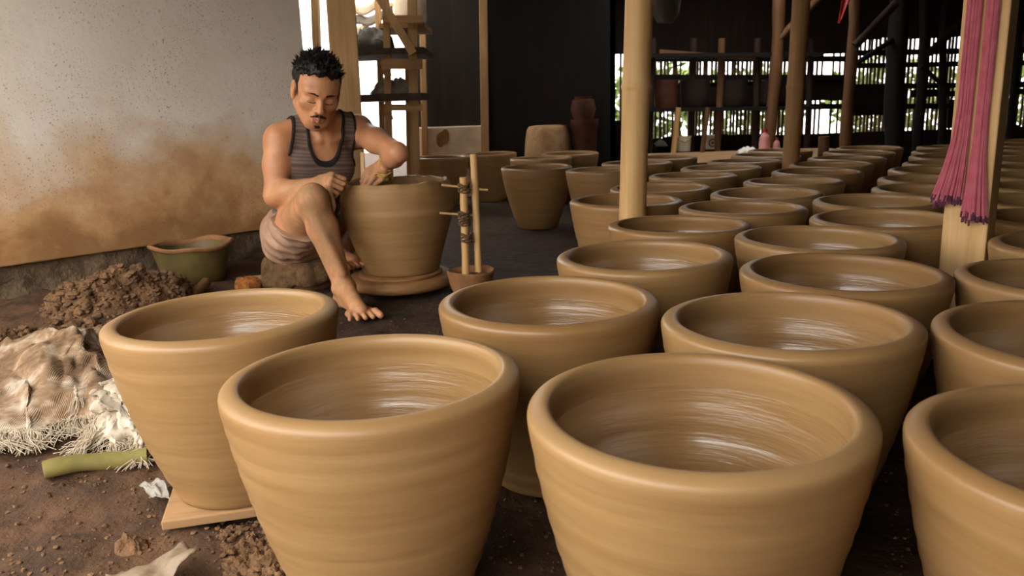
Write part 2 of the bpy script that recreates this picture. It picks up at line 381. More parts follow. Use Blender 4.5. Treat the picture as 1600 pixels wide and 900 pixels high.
# ------------------------------------------------------------------ clay pots
PR, PH = .564923*UN, .967*UN
def pot_profile(seed):
    r = random.Random(seed)
    out = [(0,0),(.535,0),(.56,.008),(.575,.03),(.625,.1),(.695,.21),(.772,.35),(.845,.5),(.908,.65),(.956,.79),(.982,.88),(.996,.93),(1.0,.955),
           (1.0,.968),(.996,.978),(.987,.985),(.962,.993),(.932,.999),(.902,1.002),(.878,1.0),(.863,.992),(.854,.979),(.851,.96),(.856,.94),(.866,.915),(.869,.888)]
    inn = [(.864,.85),(.843,.77),(.812,.68),(.772,.58),(.722,.48),(.664,.38),(.60,.29),(.53,.21),(.44,.15),(.34,.115),(.24,.098),(.13,.092),(.03,.09)]
    pts = [(a*PR, b*PH) for a, b in out]
    # inner wall resampled with throwing rings
    ii = np.array([out[-1]]+inn); seg = np.r_[0, np.cumsum(np.hypot(*np.diff(ii, axis=0).T))]; ph = r.random()*6
    for s in np.linspace(.02, seg[-1], 46):
        a = np.interp(s, seg, ii[:,0]); b = np.interp(s, seg, ii[:,1])
        k = .0055*math.sin(s*46+ph+2*math.sin(s*9))+.003*math.sin(s*83+ph*2)
        k *= min(1, s*5)
        pts.append(((a-k*.8)*PR, (b+k*.6)*PH))
    # faint rings outside
    pts2 = []
    for i, (a, b) in enumerate(pts):
        if 3 <= i < 10:
            a0, b0 = pts[i]; a1, b1 = pts[i+1]
            for q in range(4):
                f = q/4; bb = b0+(b1-b0)*f
                pts2.append((a0+(a1-a0)*f + .0007*math.sin(bb*190+ph), bb))
        else: pts2.append((a, b))
    return pts2
def make_pot_mesh(seed):
    r = random.Random(seed+50); a1, a2, p1, p2 = r.uniform(.002,.006), r.uniform(.001,.003), r.random()*6, r.random()*6
    def wob(rr, z, a, i): return rr*(1+a1*math.cos(2*a+p1)+a2*math.cos(3*a+p2)), z*(1+.006*math.sin(a+p2))
    pr = pot_profile(seed); me = MB().lathe(pr, 112, wob=wob).mesh('clay_pot')
    me.materials.append(M['clay']); me.materials.append(M['clay_in'])      # the thrown inside is wetter
    k0 = len(pr)-46; me.polygons.foreach_set('material_index', [1 if (i//112) >= k0 and i < 112*(len(pr)-1) or i == 112*(len(pr)-1)+1 else 0 for i in range(len(me.polygons))])
    return me
POT = [make_pot_mesh(k) for k in range(5)]
pots = [  # solved rim centres (units), label
 (-1.451,3.885,'wet clay pot on a square board, leftmost, behind it the soil heap'),
 (-.543,2.908,'large wet clay pot in the left foreground, second from the left'),
 (.598,2.479,'largest wet clay pot in the centre foreground with wet shine inside'),
 (.187,3.989,'wet clay pot just in front of the small bowl holding two upright sticks'),
 (1.254,3.486,'wet clay pot directly behind the largest foreground pot'),
 (1.876,4.428,'wet clay pot just left of the foot of the timber post with pink strands'),
 (.863,5.106,'wet clay pot behind the pot by the stick bowl, open floor to its left'),
 (1.358,6.351,'wet clay pot standing directly before the thick bamboo post'),
 (1.702,2.048,'clay pot in the lower right corner, cut off by the picture edge'),
 (2.325,3.105,'clay pot at the right edge, second of the edge pots from the bottom'),
 (2.983,4.101,'clay pot at the right edge right of the timber post foot'),
 (2.31,5.63,'clay pot second behind-left of the timber post, next after the pot at its foot'),
 (3.06,6.373,'clay pot seen just left of the pale bare foot of the timber post'),
 (3.522,7.299,'clay pot half hidden by the dark tips of the pink strands'),
 (2.119,7.229,'clay pot two places right of the thick bamboo post, behind the pot before the post'),
 (2.678,8.218,'mid-distance clay pot in the third row right of the thick bamboo post'),
 (3.322,9.327,'mid-distance clay pot in the fourth row right of the thick bamboo post'),
 (3.996,10.377,'dim clay pot just right of the foot of the thin leaning bamboo post'),
 (4.114,7.995,'dim clay pot left of the pink strands, behind the half hidden pot'),
 (4.758,8.996,'dim clay pot left of the pink strands, fourth from the timber foot'),
 (1.176,8.041,'clay pot behind the thick bamboo post, showing on both sides of it'),
 (1.725,9.123,'clay pot second behind the thick bamboo post, most of it to the right'),
 (2.399,10.431,'dim clay pot third behind the thick bamboo post, right of it'),
 (1.409,11.803,'dim clay pot left of the thick bamboo post beside the tall-sided pot'),
 (.449,12.725,'tall-sided brown clay pot standing whole on the open floor mid-distance'),
 (.602,14.767,'dim clay pot behind the tall-sided pot, in front of the pale tub'),
 (-1.284,15.914,'dim brown clay pot behind the potter\'s wheel below the pale low wall'),
 (-.43,16.5,'dim brown clay pot behind the upright sticks by the low wall corner'),
]
far = []
def run(x, y, dx, dy, n):
    for k in range(1, n+1): far.append((x+dx*k+random.uniform(-.05,.05), y+dy*k+random.uniform(-.05,.05)))
run(2.399,10.431,.65,1.06,4); run(3.996,10.377,.64,1.05,5); run(4.758,8.996,.62,1.04,6); run(2.983,4.101,.61,1.0,11)
run(1.409,11.803,.66,1.06,3); run(4.45,5.2,.6,1.0,10); run(.602,14.767,.66,1.05,1); run(6.1,5.9,.6,1.0,8)
def on_screen(x, y):
    p = V(x*UN, y*UN, PH)-CO; u = 800+FPX*(p@CR)/(p@CF); hw = FPX*PR/(p@CF); return u-hw < 1610
far = [(x, y) for x, y in far if y < (14.75 if 1.6 < x < 9 else 16.6) and on_screen(x, y)]
PXY = np.array([(x, y) for x, y, _ in pots] + far); NP = len(pots)
mob = np.r_[[.15]*11, [.5]*(NP-11), [1.]*len(far)]
OBST = [(.43/UN*1., 2.62/UN, .05/UN)]        # replaced below by the posts' feet
def _foot(px0, py0, px1, py1, Y): p = at(px0, py0, Y); q = at(px1, py1, Y); return p-(q-p)*(p[2]/(q[2]-p[2]))
OBST = [(*(_foot(990,330,1004,-60,2.62)[:2]/UN), .05/UN), (*(_foot(1236,245,1254,-30,4.35)[:2]/UN), .05/UN), (*(_foot(1509,400,1549,0,2.02)[:2]/UN), .065/UN)]
for it in range(200):                          # pots stand side by side, none through another
    for i in range(len(PXY)):
        for j in range(i):
            d = PXY[i]-PXY[j]; L = math.hypot(*d)
            if L < 1.145:
                m = (1.146-L)/(mob[i]+mob[j]); PXY[i] += d/L*m*mob[i]; PXY[j] -= d/L*m*mob[j]
        for ox, oy, orad in OBST:
            d = PXY[i]-(ox, oy); L = math.hypot(*d); lim = .575+orad
            if L < lim: PXY[i] += d/L*(lim-L)
for i, (x, y, lb) in enumerate(pots):
    x, y = PXY[i]
    o = link('clay_pot', POT[i % 5], M['clay']); o.location = (x*UN, y*UN, .018 if i == 0 else 0); o.rotation_euler.z = i*1.7
    if i == 0: o.scale = (1, 1, .955)
    tag(o, lb, 'pot', 'wet clay pots set out to dry')
for i, (x, y) in enumerate(PXY[NP:]):
    o = link('clay_pot', POT[i % 5], M['clay']); o.location = (x*UN, y*UN, 0); o.rotation_euler.z = i*2.1
    tag(o, 'dim brown clay pot among the far rows before the slatted back wall', 'pot', 'clay pots in the far dim rows')

# board under the left pot
bx, by = -1.451*UN, 3.885*UN
bd = MB().box((-.128, -.118, 0), (.128, .118, .018)).build('square_board', M['plank'], smooth=False, bevel=.003)
bd.location = (bx, by, 0); bd.rotation_euler.z = math.radians(-20)
bd.rotation_euler.z = math.radians(14)
tag(bd, 'thin square wooden board under the leftmost clay pot', 'board')

# ------------------------------------------------------------------ posts
def bamboo(name, a, b, r, mat, nodes=4, seg=20, bend=.0):
    a = V(*a); b = V(*b); m = MB(); pts = []; rad = []; L = np.linalg.norm(b-a)
    ts = set(np.linspace(0, 1, 24)); nd = [(k+.6)/nodes for k in range(nodes)]
    for q in nd:
        for e in (-.012, -.006, 0, .006, .012): ts.add(min(max(q+e/L*1.2, 0), 1))
    for t in sorted(ts):
        d = min(abs(t-q)*L for q in nd)
        pts.append(a+(b-a)*t + V(bend*math.sin(math.pi*t), 0, 0)); rad.append(r*(1+.09*math.exp(-(d/.007)**2) + .04*math.exp(-(d/.05)**2)))
    return m.tube(pts, rad, seg).build(name, mat)
def ground_up(px0, py0, px1, py1, Y):
    """post through two picture points at depth Y, carried down to the floor"""
    a = at(px0, py0, Y); b = at(px1, py1, Y); t = a[2]/(b[2]-a[2]); return a-(b-a)*t, b
a, b = ground_up(990, 330, 1004, -60, 2.62); b = a+(b-a)*(1.85/b[2])
tag(bamboo('bamboo_post', a, b, .044, M['bamboo'], 4, 24, -.006), 'thick pale bamboo post rising among the pots', 'post')
a, b = ground_up(1236, 245, 1254, -30, 4.35); b = a+(b-a)*(1.85/b[2])
tag(bamboo('bamboo_post', a, b, .044, M['bamboo_mid'], 4, 18), 'thinner brown bamboo post leaning slightly, right of the pink bottle', 'post')

# timber post with the hanging pink strands
TY = 2.02
ta, tb = ground_up(1509, 400, 1549, 0, TY); tb = ta+(tb-ta)*(1.85/tb[2]); td = nrm(tb-ta)
toc = nrm((CO-ta)*V(1,1,0)); ang = math.radians(15)
tn = V(toc[0]*math.cos(ang)-toc[1]*math.sin(ang), toc[0]*math.sin(ang)+toc[1]*math.cos(ang), 0)   # broad face normal
tside = np.cross(V(0,0,1), tn)      # to the right along the face
if tside@CR < 0: tside = -tside
if (np.cross(V(0,0,1), tn)@CR) < 0: pass
if toc@tside < 0:                    # right edge has to face the camera
    ang = -ang; tn = V(toc[0]*math.cos(ang)-toc[1]*math.sin(ang), toc[0]*math.sin(ang)+toc[1]*math.cos(ang), 0); tside = np.cross(V(0,0,1), tn)
    if tside@CR < 0: tside = -tside
TW, TD = .104, .07
tm = MB().beam(ta, tb, TW, TD, tside).build('timber_post', M['timber'], smooth=False, bevel=.004)
tag(tm, 'pale sawn timber post with pink strands hanging on its face', 'post')
def tface(u, z, n): # point on the broad face: u across (-.5...5), height z, stand-off n
    t = (z-ta[2])/td[2]; return ta + td*t + tside*u*TW + tn*(TD/2+n)
def zof(py): # height on the post seen at picture row py
    lo, hi = 0, 2
    for _ in range(40):
        m = (lo+hi)/2; p = tface(0, m, 0)-CO; y = 450-FPX*(p@CU)/(p@CF)
        if y > py: lo = m
        else: hi = m
    return lo
def strands(u0, wdt, zb, lean, n, seed, lab):
    r = random.Random(seed); e = empty('strand_bundle', tface(u0, zb, .01)); body = MB(); tips = MB(); L0 = V(*e.location)
    for k in range(n):
        q = (k+.5)/n-.5; j = r.uniform(-.012,.012); dz = r.uniform(-.012,.012) + abs(q)*.008; off = .004+.012*r.random()*(1-abs(q))
        P = []
        for t in np.linspace(0, 1, 14):
            z = zb+dz + (1.9-zb)*t**1.6
            fan = max(0, 1-(z-zb)/.22)**1.7
            u = u0 + q*wdt*(1+fan*1.25) + lean*fan + j*(.4+fan)
            P.append(tface(u, z, off + .02*fan*(1-abs(q))) - L0)
        body.tube(P, .0024, 5)
        d = nrm(P[0]-P[1]); tips.tube([P[0], P[0]+d*.013+V(0,0,-.002)], [.0027, .0022], 5)
    body.build('strands', M['pink'], e); tips.build('tips', M['purple'], e)['label'] = 'dark purple strand tips'
    return tag(e, lab, 'strands', 'pink strands on the timber post')
strands(-.22, .30, zof(312), -.20, 26, 1, 'left bundle of pink strands, its lower end swung outward')
strands(.16, .26, zof(336), .06, 26, 2, 'right bundle of pink strands, hanging straighter and lower')
# peg holding the strands up
# ------------------------------------------------------------------ timber at the end of the plaster wall
a, b = ground_up(551, 300, 532, 0, 3.56); b = a+(b-a)*(1.85/b[2])
tag(MB().beam(a, b, .118, .075, (1, .25, 0)).build('timber_post', M['timber_brown'], smooth=False, bevel=.005), 'brown squared timber behind the potter\'s head at the wall end', 'post')

# ------------------------------------------------------------------ back of the workshop
YB = 7.6
def xz(px_, py_, Y): p = at(px_, py_, Y); return p[0], p[2]
def panel(name, x0, y0, x1, y1, Y, mat, parent=None, th=.03, smooth=False):
    a = at(x0, y1, Y); b = at(x1, y0, Y)
    return MB().box((a[0], Y, a[2]), (b[0], Y+th, b[2])).build(name, mat, parent, smooth)
wb = empty('wall_back', (2.5, YB, 0)); tag(wb, 'slatted bamboo back wall with dark boards and bright gaps', kind='structure')
def local(o, root):
    o.parent = root; o.matrix_parent_inverse = Matrix.Translation(-Vector(root.location)); return o
# vertical bamboo slats, too fine to pick apart
sl = MB(); X = .8; r = random.Random(3)
while X < 6.4:
    wd_ = r.uniform(.016, .026)
    if r.random() > .06: sl.beam((X, YB+.03, 0), (X+r.uniform(-.015,.015), YB+.03, 1.85), wd_, .012)
    X += r.uniform(.03, .042)
o = local(sl.build('slats', M['bamboo_old'], smooth=False), wb); o['kind'] = 'stuff'
# dark boards standing in front of the slats
def boards(x0, y0, x1, y1, Y, mat, wid=.17):
    a = at(x0, y1, Y); b = at(x1, y0, Y); n = max(1, round((b[0]-a[0])/wid)); step = (b[0]-a[0])/n
    for k in range(n):
        j = r.uniform(-.012, .012)
        o = MB().box((a[0]+k*step-.004, Y+.006*(k % 2), a[2]+j), (a[0]+(k+1)*step+.004, Y+.02+.006*(k % 2), b[2]+j)).build('board', mat, None, False)
        local(o, wb)
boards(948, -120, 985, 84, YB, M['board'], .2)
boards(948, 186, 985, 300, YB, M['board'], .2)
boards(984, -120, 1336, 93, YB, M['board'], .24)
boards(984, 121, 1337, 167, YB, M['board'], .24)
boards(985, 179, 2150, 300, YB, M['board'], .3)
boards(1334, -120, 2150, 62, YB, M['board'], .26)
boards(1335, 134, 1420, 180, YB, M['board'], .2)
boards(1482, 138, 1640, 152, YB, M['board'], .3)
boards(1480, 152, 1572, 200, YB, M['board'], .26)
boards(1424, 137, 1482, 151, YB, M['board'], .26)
for (x0, y0, x1, y1, th) in ((1335, 83, 2150, 68, .05), (1335, 103, 2150, 88, .045), (985, 92, 1335, 92, .05), (985, 121, 1335, 121, .05), (1335, 136, 2150, 122, .05), (985, 167, 1480, 166, .05)):
    o = local(MB().beam(at(x0, y0, YB-.05), at(x1, y1, YB-.05), .04, th, (0, 1, 0)).build('rail', M['dark_wood'], None, False), wb)

# dark posts and braces of the roof frame
def dpost(x0, y0, x1, y1, Y, r_, lab, mat='bamboo_dark', name='roof_post'):
    a, b = ground_up(x0, y0, x1, y1, Y); L = 1.85/b[2]; b = a+(b-a)*L
    k = MB(); n = 12
    k.tube([a+(b-a)*t+V(.01*math.sin(t*9+x0), 0, 0) for t in np.linspace(0, 1, n)], [r_*(1+.08*math.sin(t*23+x0)) for t in np.linspace(0, 1, n)], 12)
    return tag(k.build(name, M[mat]), lab, 'post', 'posts of the roof frame')
dpost(1203, 230, 1218, 0, 6.76, .05, 'dark brown round post just left of the thin leaning bamboo post', 'bamboo_old')
dpost(1322, 235, 1334, 20, 5.9, .04, 'reddish brown round post standing before the bright slats', 'bamboo_old')
dpost(1396, 235, 1404, 0, 6.4, .072, 'broad near-black post between two bright slat gaps', 'dark_wood')
dpost(1436, 215, 1447, 0, 6.7, .04, 'slim near-black post right of the broad black one', 'dark_wood')
dpost(1470, 215, 1478, 0, 6.7, .03, 'slim near-black post just left of the pink strands timber', 'dark_wood')
dpost(1580, 215, 1592, 0, 6.6, .03, 'slim dark post at the far right edge', 'dark_wood')
def strut(x0, y0, x1, y1, Y0, Y1, r_, lab, mat='bamboo_dark'):
    return tag(MB().tube([at(x0, y0, Y0), at(x1, y1, Y1)], r_, 10).build('brace', M[mat]), lab, 'brace', 'braces of the roof frame')
strut(1216, 62, 1300, -25, 6.74, 6.74, .03, 'slanting brace rising right from the dark post beside the thin bamboo', 'bamboo_old')
strut(1336, 72, 1400, 5, 5.85, 5.85, .03, 'slanting brace rising right from the reddish brown post')
strut(1328, 106, 1398, 60, 5.9, 6.4, .02, 'thin dark brace crossing the bright slats left of the broad black post', 'dark_wood')
strut(1450, 84, 1520, 20, 6.65, 6.65, .03, 'dark brace rising behind the top of the pink strands', 'dark_wood')
strut(1440, 103, 1480, 140, 6.65, 6.65, .018, 'thin dark brace falling right across the bright slats', 'dark_wood')

# drying rack before the left part of the back wall
rk = empty('drying_rack', (1.6, 6.9, 0)); tag(rk, 'dim wooden drying rack with boards along the back wall', 'rack')
def rpart(name, mb, mat): return local(mb.build(name, M[mat], None, False), rk)
for x0, x1 in ((1080, 1084), (1122, 1128), (1180, 1184), (1015, 1020), (1262, 1268)):
    a, b = ground_up(x0, 215, x1, 60, 6.9); rpart('post', MB().tube([a, b], .028, 10), 'bamboo_old' if x0 == 1122 else 'bamboo_dark')
rpart('shelf', MB().beam(at(1008, 172, 6.9), at(1275, 168, 6.9), .32, .03, (0,1,0)), 'dark_wood')
rpart('shelf', MB().beam(at(1008, 88, 6.9), at(1275, 86, 6.9), .3, .03, (0,1,0)), 'dark_wood')
rpart('brace', MB().beam(at(1030, 80, 6.8), at(1180, 92, 6.8), .02, .03, (0,1,0)), 'bamboo_old')
# leaning poles before the rack
for i, (x0, y0, x1, y1, Y, r_, lab) in enumerate(((1053, 232, 1060, 168, 6.55, .022, 'pale short pole standing just left of the cream bucket'), (1098, 232, 1106, 168, 6.6, .02, 'dim short pole right of the cream bucket'))):
    a = at(x0, y0, Y); b = at(x1, y1, Y); a = a-(b-a)*((a[2]-.25)/(b[2]-a[2]))
    tag(MB().tube([a, b], r_, 10).build('short_pole', M['bamboo' if i == 0 else 'bamboo_old']), lab, 'pole')
# dark brown wares on the rack: square tins side by side
for i, (x0, x1) in enumerate(((1024, 1062), (1066, 1112), (1130, 1172), (1190, 1240))):
    a = at(x0, 165, 6.85); b = at(x1, 124, 6.85); a[2] = at(1100, 170, 6.9)[2]+.018
    cx, rr = (a[0]+b[0])/2, (b[0]-a[0])/2
    k = MB().lathe([(0,0),(rr*.9,0),(rr*.96,.02),(rr,.1),(rr,(b[2]-a[2])-.03),(rr*1.03,(b[2]-a[2])-.02),(rr*1.03,b[2]-a[2]),(rr*.9,b[2]-a[2]),(rr*.86,.04),(0,.03)], 28, (cx, 6.92, a[2]))
    tag(k.build('storage_tub', M['rust_pot' if i == 0 else 'board']), ['orange brown tub on the rack just right of the thick bamboo post', 'dark tub on the rack, second from the thick bamboo post', 'dark tub on the rack, third from the thick bamboo post', 'dark tub on the rack nearest the thin leaning bamboo post'][i], 'tub', 'tubs on the drying rack')

# low bench with the small things
BZ = .26
a = gz(985, 238, BZ); b = gz(1250, 232, BZ)
b = b+V(.12, 0, 0); bench = empty('low_bench', ((a[0]+b[0])/2, 6.2, 0)); tag(bench, 'low pale plank bench behind the far pots', 'bench')
y0b = 5.55
local(MB().box((a[0], y0b, BZ-.04), (b[0]+.1, 6.68, BZ)).build('top', M['plank'], None, False), bench)
for xx in (a[0]+.08, (a[0]+b[0])/2, b[0]):
    for yy in (y0b+.06, 6.6): local(MB().box((xx-.03, yy-.03, 0), (xx+.03, yy+.03, BZ-.04)).build('leg', M['dark_wood'], None, False), bench)
def on_bench(px_, py_): return gz(px_, py_, BZ)
c = on_bench(1068, 236); rr = .062; hh = .125
k = empty('bucket', c); k.location.z = BZ
MB().lathe([(0,0),(rr*.9,0),(rr*.92,.004),(rr,hh-.008),(rr*1.06,hh-.006),(rr*1.06,hh),(rr*.95,hh),(rr*.86,.008),(0,.006)], 28).build('body', M['bucketw'], k)
MB().tube([(-rr, 0, hh-.01), (-rr*.8, -rr*.75, hh-.03), (0, -rr*1.12, hh-.05), (rr*.8, -rr*.75, hh-.03), (rr, 0, hh-.01)], .0025, 6).build('handle', M['bamboo_old'], k)
tag(k, 'small cream bucket on the low bench', 'bucket')
c = on_bench(1111, 233); k = empty('square_can', c); k.location.z = BZ
MB().box((-.058, -.05, 0), (.058, .05, .115)).build('body', M['pale'], k, False, .006)
MB().box((-.062, -.054, .108), (.062, .054, .119)).build('lid', M['bucketw'], k, False, .003)
e = MB(); e.lathe([(.024,0),(.037,0),(.037,.0015),(.024,.0015),(.024,0)], 24, cap=False); q = e.build('round_emblem', M['brownprint'], k); q.rotation_euler.x = math.pi/2; q.location = (0, -.0503, .056); q['label'] = 'brown ring emblem'
e = MB(); e.lathe([(0,0),(.014,0),(.014,.0015),(0,.0015)], 16); q = e.build('emblem_centre', M['brownprint'], k); q.rotation_euler.x = math.pi/2; q.location = (0, -.0503, .056)
tag(k, 'cream square can with a round brown emblem on the low bench', 'can')
def bottle(px_, py_, h, r_, lab):
    c = on_bench(px_, py_); k = empty('bottle', c); k.location.z = BZ
    MB().lathe([(0,0),(r_,0),(r_*1.02,.01),(r_*1.02,h*.5),(r_*.95,h*.56),(r_*1.0,h*.62),(r_*.7,h*.76),(r_*.36,h*.85),(r_*.36,h*.88),(0,h*.88)], 20).build('body', M['pinkbottle'], k)
    MB().lathe([(0,h*.87),(r_*.45,h*.87),(r_*.45,h),(0,h)], 16).build('cap', M['redcap'], k)
    tag(k, lab, 'bottle')
bottle(1194, 241, .19, .04, 'taller pink plastic bottle on the bench end near the thin bamboo')
bottle(1213, 240, .12, .026, 'small pink bottle beside the taller one')
def crumple(name, c, sx, sy, h, mat, lab, cat, seed):
    k = MB(); n = 22
    def fn(u, v):
        x = (u-.5)*2; y = (v-.5)*2; e = max(0, 1-(x*x)**1.2)*max(0, 1-(y*y)**1.2)
        z = h*e**.5*(.55+.6*abs(float(fbm(V(x*2+seed, y*2, seed), 3))))
        return V(c[0]+x*sx+.1*sx*float(vnoise(V(y*3, seed, 1))), c[1]+y*sy+.1*sy*float(vnoise(V(x*3, seed, 5))), c[2]+.002+z)
    k.grid(fn, n, n); o = k.build(name, M[mat]); s_ = o.modifiers.new('thick', 'SOLIDIFY'); s_.thickness = .004; s_.offset = 1
    return tag(o, lab, cat)
c = on_bench(1030, 229); crumple('rag', (c[0], c[1], BZ), .07, .05, .05, 'white', 'crumpled white rag on the bench left of the cream bucket', 'rag', 3)
c = on_bench(1168, 240); crumple('rag', (c[0], c[1], BZ), .075, .04, .05, 'white', 'pale crumpled cloth beside the pink bottle', 'cloth', 9)
c = gz(1012, 236, BZ); crumple('straw_heap', (c[0], c[1]+.1, BZ), .09, .07, .08, 'burlap', 'brown tangled heap on the bench right of the thick bamboo post', 'heap', 14)
# stub of wood beyond the thin bamboo
a = at(1286, 245, 5.3); b = at(1286, 213, 5.3)
tag(MB().tube([(a[0], 5.3, 0), (a[0], 5.3, b[2])], .035, 14).build('short_stake', M['bamboo_old']), 'short brown stake right of the thin leaning bamboo post', 'stake')
# grey sack hanging high, red and white cloth
k = MB().lathe([(0,0),(.05,.0),(.085,.06),(.1,.2),(.095,.34),(.06,.46),(.02,.5),(0,.5)], 20, wob=lambda r_, z, a, i: (r_*(1+.1*math.sin(3*a+z*9)), z)).build('hanging_sack', M['grey_sack'])
p = at(1040, 36, 5.6); k.location = p; tag(k, 'grey sack hanging high right of the thick bamboo post', 'sack')
a = at(1311, 36, 5.8)
tri = MB().grid(lambda u, v: V(a[0]+.09*(u)*(v)+.02*v, 5.8+.02*math.sin(u*8), a[2]+.22*v), 8, 10).build('hanging_rag', M['redcap']); tri.modifiers.new('t', 'SOLIDIFY').thickness = .004
tag(tri, 'small red cloth hanging high before the dark boards', 'cloth')

# ------------------------------------------------------------------ dark middle wall, sheet panel and low pale wall
YM = 6.35
a = at(748, 240, YM); b = at(962, 0, YM)
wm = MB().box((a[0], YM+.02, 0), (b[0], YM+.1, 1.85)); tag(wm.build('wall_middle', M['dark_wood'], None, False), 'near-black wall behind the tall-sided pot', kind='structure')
tag(MB().box((b[0]-.04, YM+.02, 0), (b[0]+.0, YB, 1.85)).build('wall_passage', M['dark_wood'], None, False), 'dark side wall of the gap', kind='structure')
a = at(655, 200, YM); b = at(748, -150, YM)
tag(MB().box((a[0], YM, a[2]), (at(757, 0, YM)[0], YM+.025, 1.85)).build('door_1', M['panel'], None, False), 'tall dark grey sheet panel above the pale low wall', kind='structure')
lo = at(655, 250, YM-.05); hi = at(757, 196, YM-.05)
lw = MB().box((lo[0], YM-.08, -.02), (hi[0], YM+.06, hi[2])); tag(lw.build('wall_low', M['plasterlow'], None, False, .01), 'pale stained low wall under the dark sheet panel', kind='structure')
st = MB().lathe([(0,0),(.05,.0),(.056,.002),(0,.004)], 20, wob=lambda r_, z, a, i: (r_*(1+.35*math.sin(2*a+1)), z)).build('stain', M['brownprint'], None); st.rotation_euler.x = math.pi/2; st.location = at(692, 216, YM-.082); st.scale = (.7, 1.4, 1)
st.parent = bpy.data.objects['wall_low']
for x0, x1, wdt, lab in ((664, 660, .045, 'thin brown frame post left of the dark sheet panel'), (758, 755, .06, 'brown frame post right of the dark sheet panel')):
    a, b = ground_up(x0, 240, x1, 0, YM-.12); b = a+(b-a)*(1.85/b[2]); tag(MB().beam(a, b, wdt, .05).build('frame_post', M['timber_brown'], None, False, .004), lab, 'post')
# pale tub and stacked dark pots before the dark wall
a = at(858, 238, 6.0); b = at(858, 198, 6.0); hh = b[2]
k = MB().lathe([(0,0),(.185,0),(.19,.01),(.185,hh*.45),(.172,hh*.8),(.16,hh*.95),(.145,hh),(.1,hh+.008),(0,hh+.01)], 32, (a[0], 6.13, 0), wob=lambda r_, z, q, i: (r_*(1+.02*math.sin(3*q)), z))
tag(k.build('tub', M['clay_dry']), 'pale upturned tub before the dark wall', 'tub')
a = at(916, 238, 6.0); z1 = at(916, 187, 6.0)[2]; z2 = at(916, 150, 6.0)[2]; rr = .1
k = MB().lathe([(0,0),(rr*.7,0),(rr*.8,z1*.4),(rr*.95,z1*.9),(rr*1.05,z1*.92),(rr*1.05,z1),(rr*.9,z1),(rr*.8,z1*.5),(0,z1*.4)], 28, (a[0], 6.1, 0)); tag(k.build('tall_pot', M['rust_pot']), 'dark reddish pot standing right of the pale tub', 'pot')
k = MB().lathe([(0,z1),(rr*.75,z1),(rr*.95,z1+(z2-z1)*.45),(rr*.8,z1+(z2-z1)*.85),(rr*.6,z2-.02),(rr*.66,z2),(rr*.5,z2),(0,z2-.03)], 28, (a[0]-.01, 6.1, 0)); tag(k.build('round_pot', M['rust_pot']), 'dark rounded pot stacked on the reddish pot', 'pot')

# ------------------------------------------------------------------ rack in the bright yard
YR = 5.3
rk = empty('yard_rack', (at(605, 150, YR)[0], YR, 0)); tag(rk, 'pale timber shelf rack standing in the bright yard behind the potter', 'rack')
for x0, x1, wdt, Y in ((608, 603, .04, YR), (648, 644, .055, YR), (500, 492, .045, YR), (598, 590, .04, YR+.55), (640, 636, .045, YR+.55), (500, 494, .045, YR+.55)):
    a, b = ground_up(x0, 215, x1, 0, Y); b = a+(b-a)*1.15; rpart('post', MB().beam(a, b, wdt, wdt), 'timber_brown')
def shelf(py0, x0, x1, th, pz):
    p = at(x0, py0, YR); q = at(x1, py0, YR)
    n = 30; k = MB(); rr = random.Random(int(py0))
    k.box((p[0], YR-.05, p[2]-th), (q[0], YR+.62, p[2])); rpart('shelf', k, 'shelf_dark')
    return p[2]
zs1 = shelf(80, 470, 663, .04, 0); zs2 = shelf(151, 470, 660, .045, 0)
for py0, py1, x0 in ((92, 108, 598), (163, 173, 600), (24, 36, 598)):
    a = at(x0, (py0+py1)/2, YR-.03); b = at(660, (py0+py1)/2, YR-.03); rpart('rail', MB().beam(a, b, .03, (at(x0, py0, YR)-at(x0, py1, YR))[2], (0,1,0)), 'timber_x')
rpart('brace', MB().beam(at(588, -12, YR-.06), at(646, 84, YR-.06), .05, .04), 'timber_brown')
for x0, y0, y1 in ((597, 92, 120), (600, 163, 188)): rpart('knee', MB().beam(at(x0, y0, YR-.02), at(x0+10, y1, YR-.02), .045, .03), 'timber_x')
# things on the yard shelves
p = at(582, 80, YR+.2); crumple('clay_rubble', (p[0], YR+.25, zs1), .12, .18, .17, 'grey_sack', 'heap of grey-brown rubble on the upper yard shelf', 'rubble', 21)
p = at(615, 150, YR+.2); crumple('paper_heap', (p[0], YR+.2, zs2), .13, .16, .12, 'plastic', 'crumpled pale sheets on the lower yard shelf', 'paper', 33)
p = at(642, 36, YR+.3)
k = MB().lathe([(0,0),(.09,0),(.1,.05),(.1,.2),(.08,.3),(0,.32)], 18, (p[0], YR+.3, p[2]-.02), wob=lambda r_, z, q, i: (r_*(1+.12*math.sin(2*q+z*8)), z)).build('pale_sack', M['pale']); tag(k, 'pale sack high on the yard rack', 'sack')
rpart('shelf', MB().box((at(590, 40, YR)[0], YR+.05, p[2]-.05), (at(662, 40, YR)[0], YR+.6, p[2]-.021)), 'timber_x')
p = at(578, 34, YR+.9)
for i in range(3):
    q = MB().grid(lambda u, v: V(p[0]-.14+u*.3, YR+1.0+.03*math.sin(u*6+i), p[2]-.1+i*.08+v*.07+.03*u+.015*math.sin(u*9+i)), 14, 4).build('hung_sheet', M['plasterlow' if i != 1 else 'plastic']); q.modifiers.new('t', 'SOLIDIFY').thickness = .006
    tag(q, ['lowest of three faded sheets hanging in the bright yard', 'middle of three faded sheets hanging in the bright yard', 'topmost of three faded sheets hanging in the bright yard'][i], 'sheet', 'faded sheets in the yard')
k = MB().beam(at(540, 20, YR+1.02), at(620, 6, YR+1.02), .02, .02); tag(k.build('line_pole', M['bamboo']), 'thin pole carrying the faded sheets in the yard', 'pole')
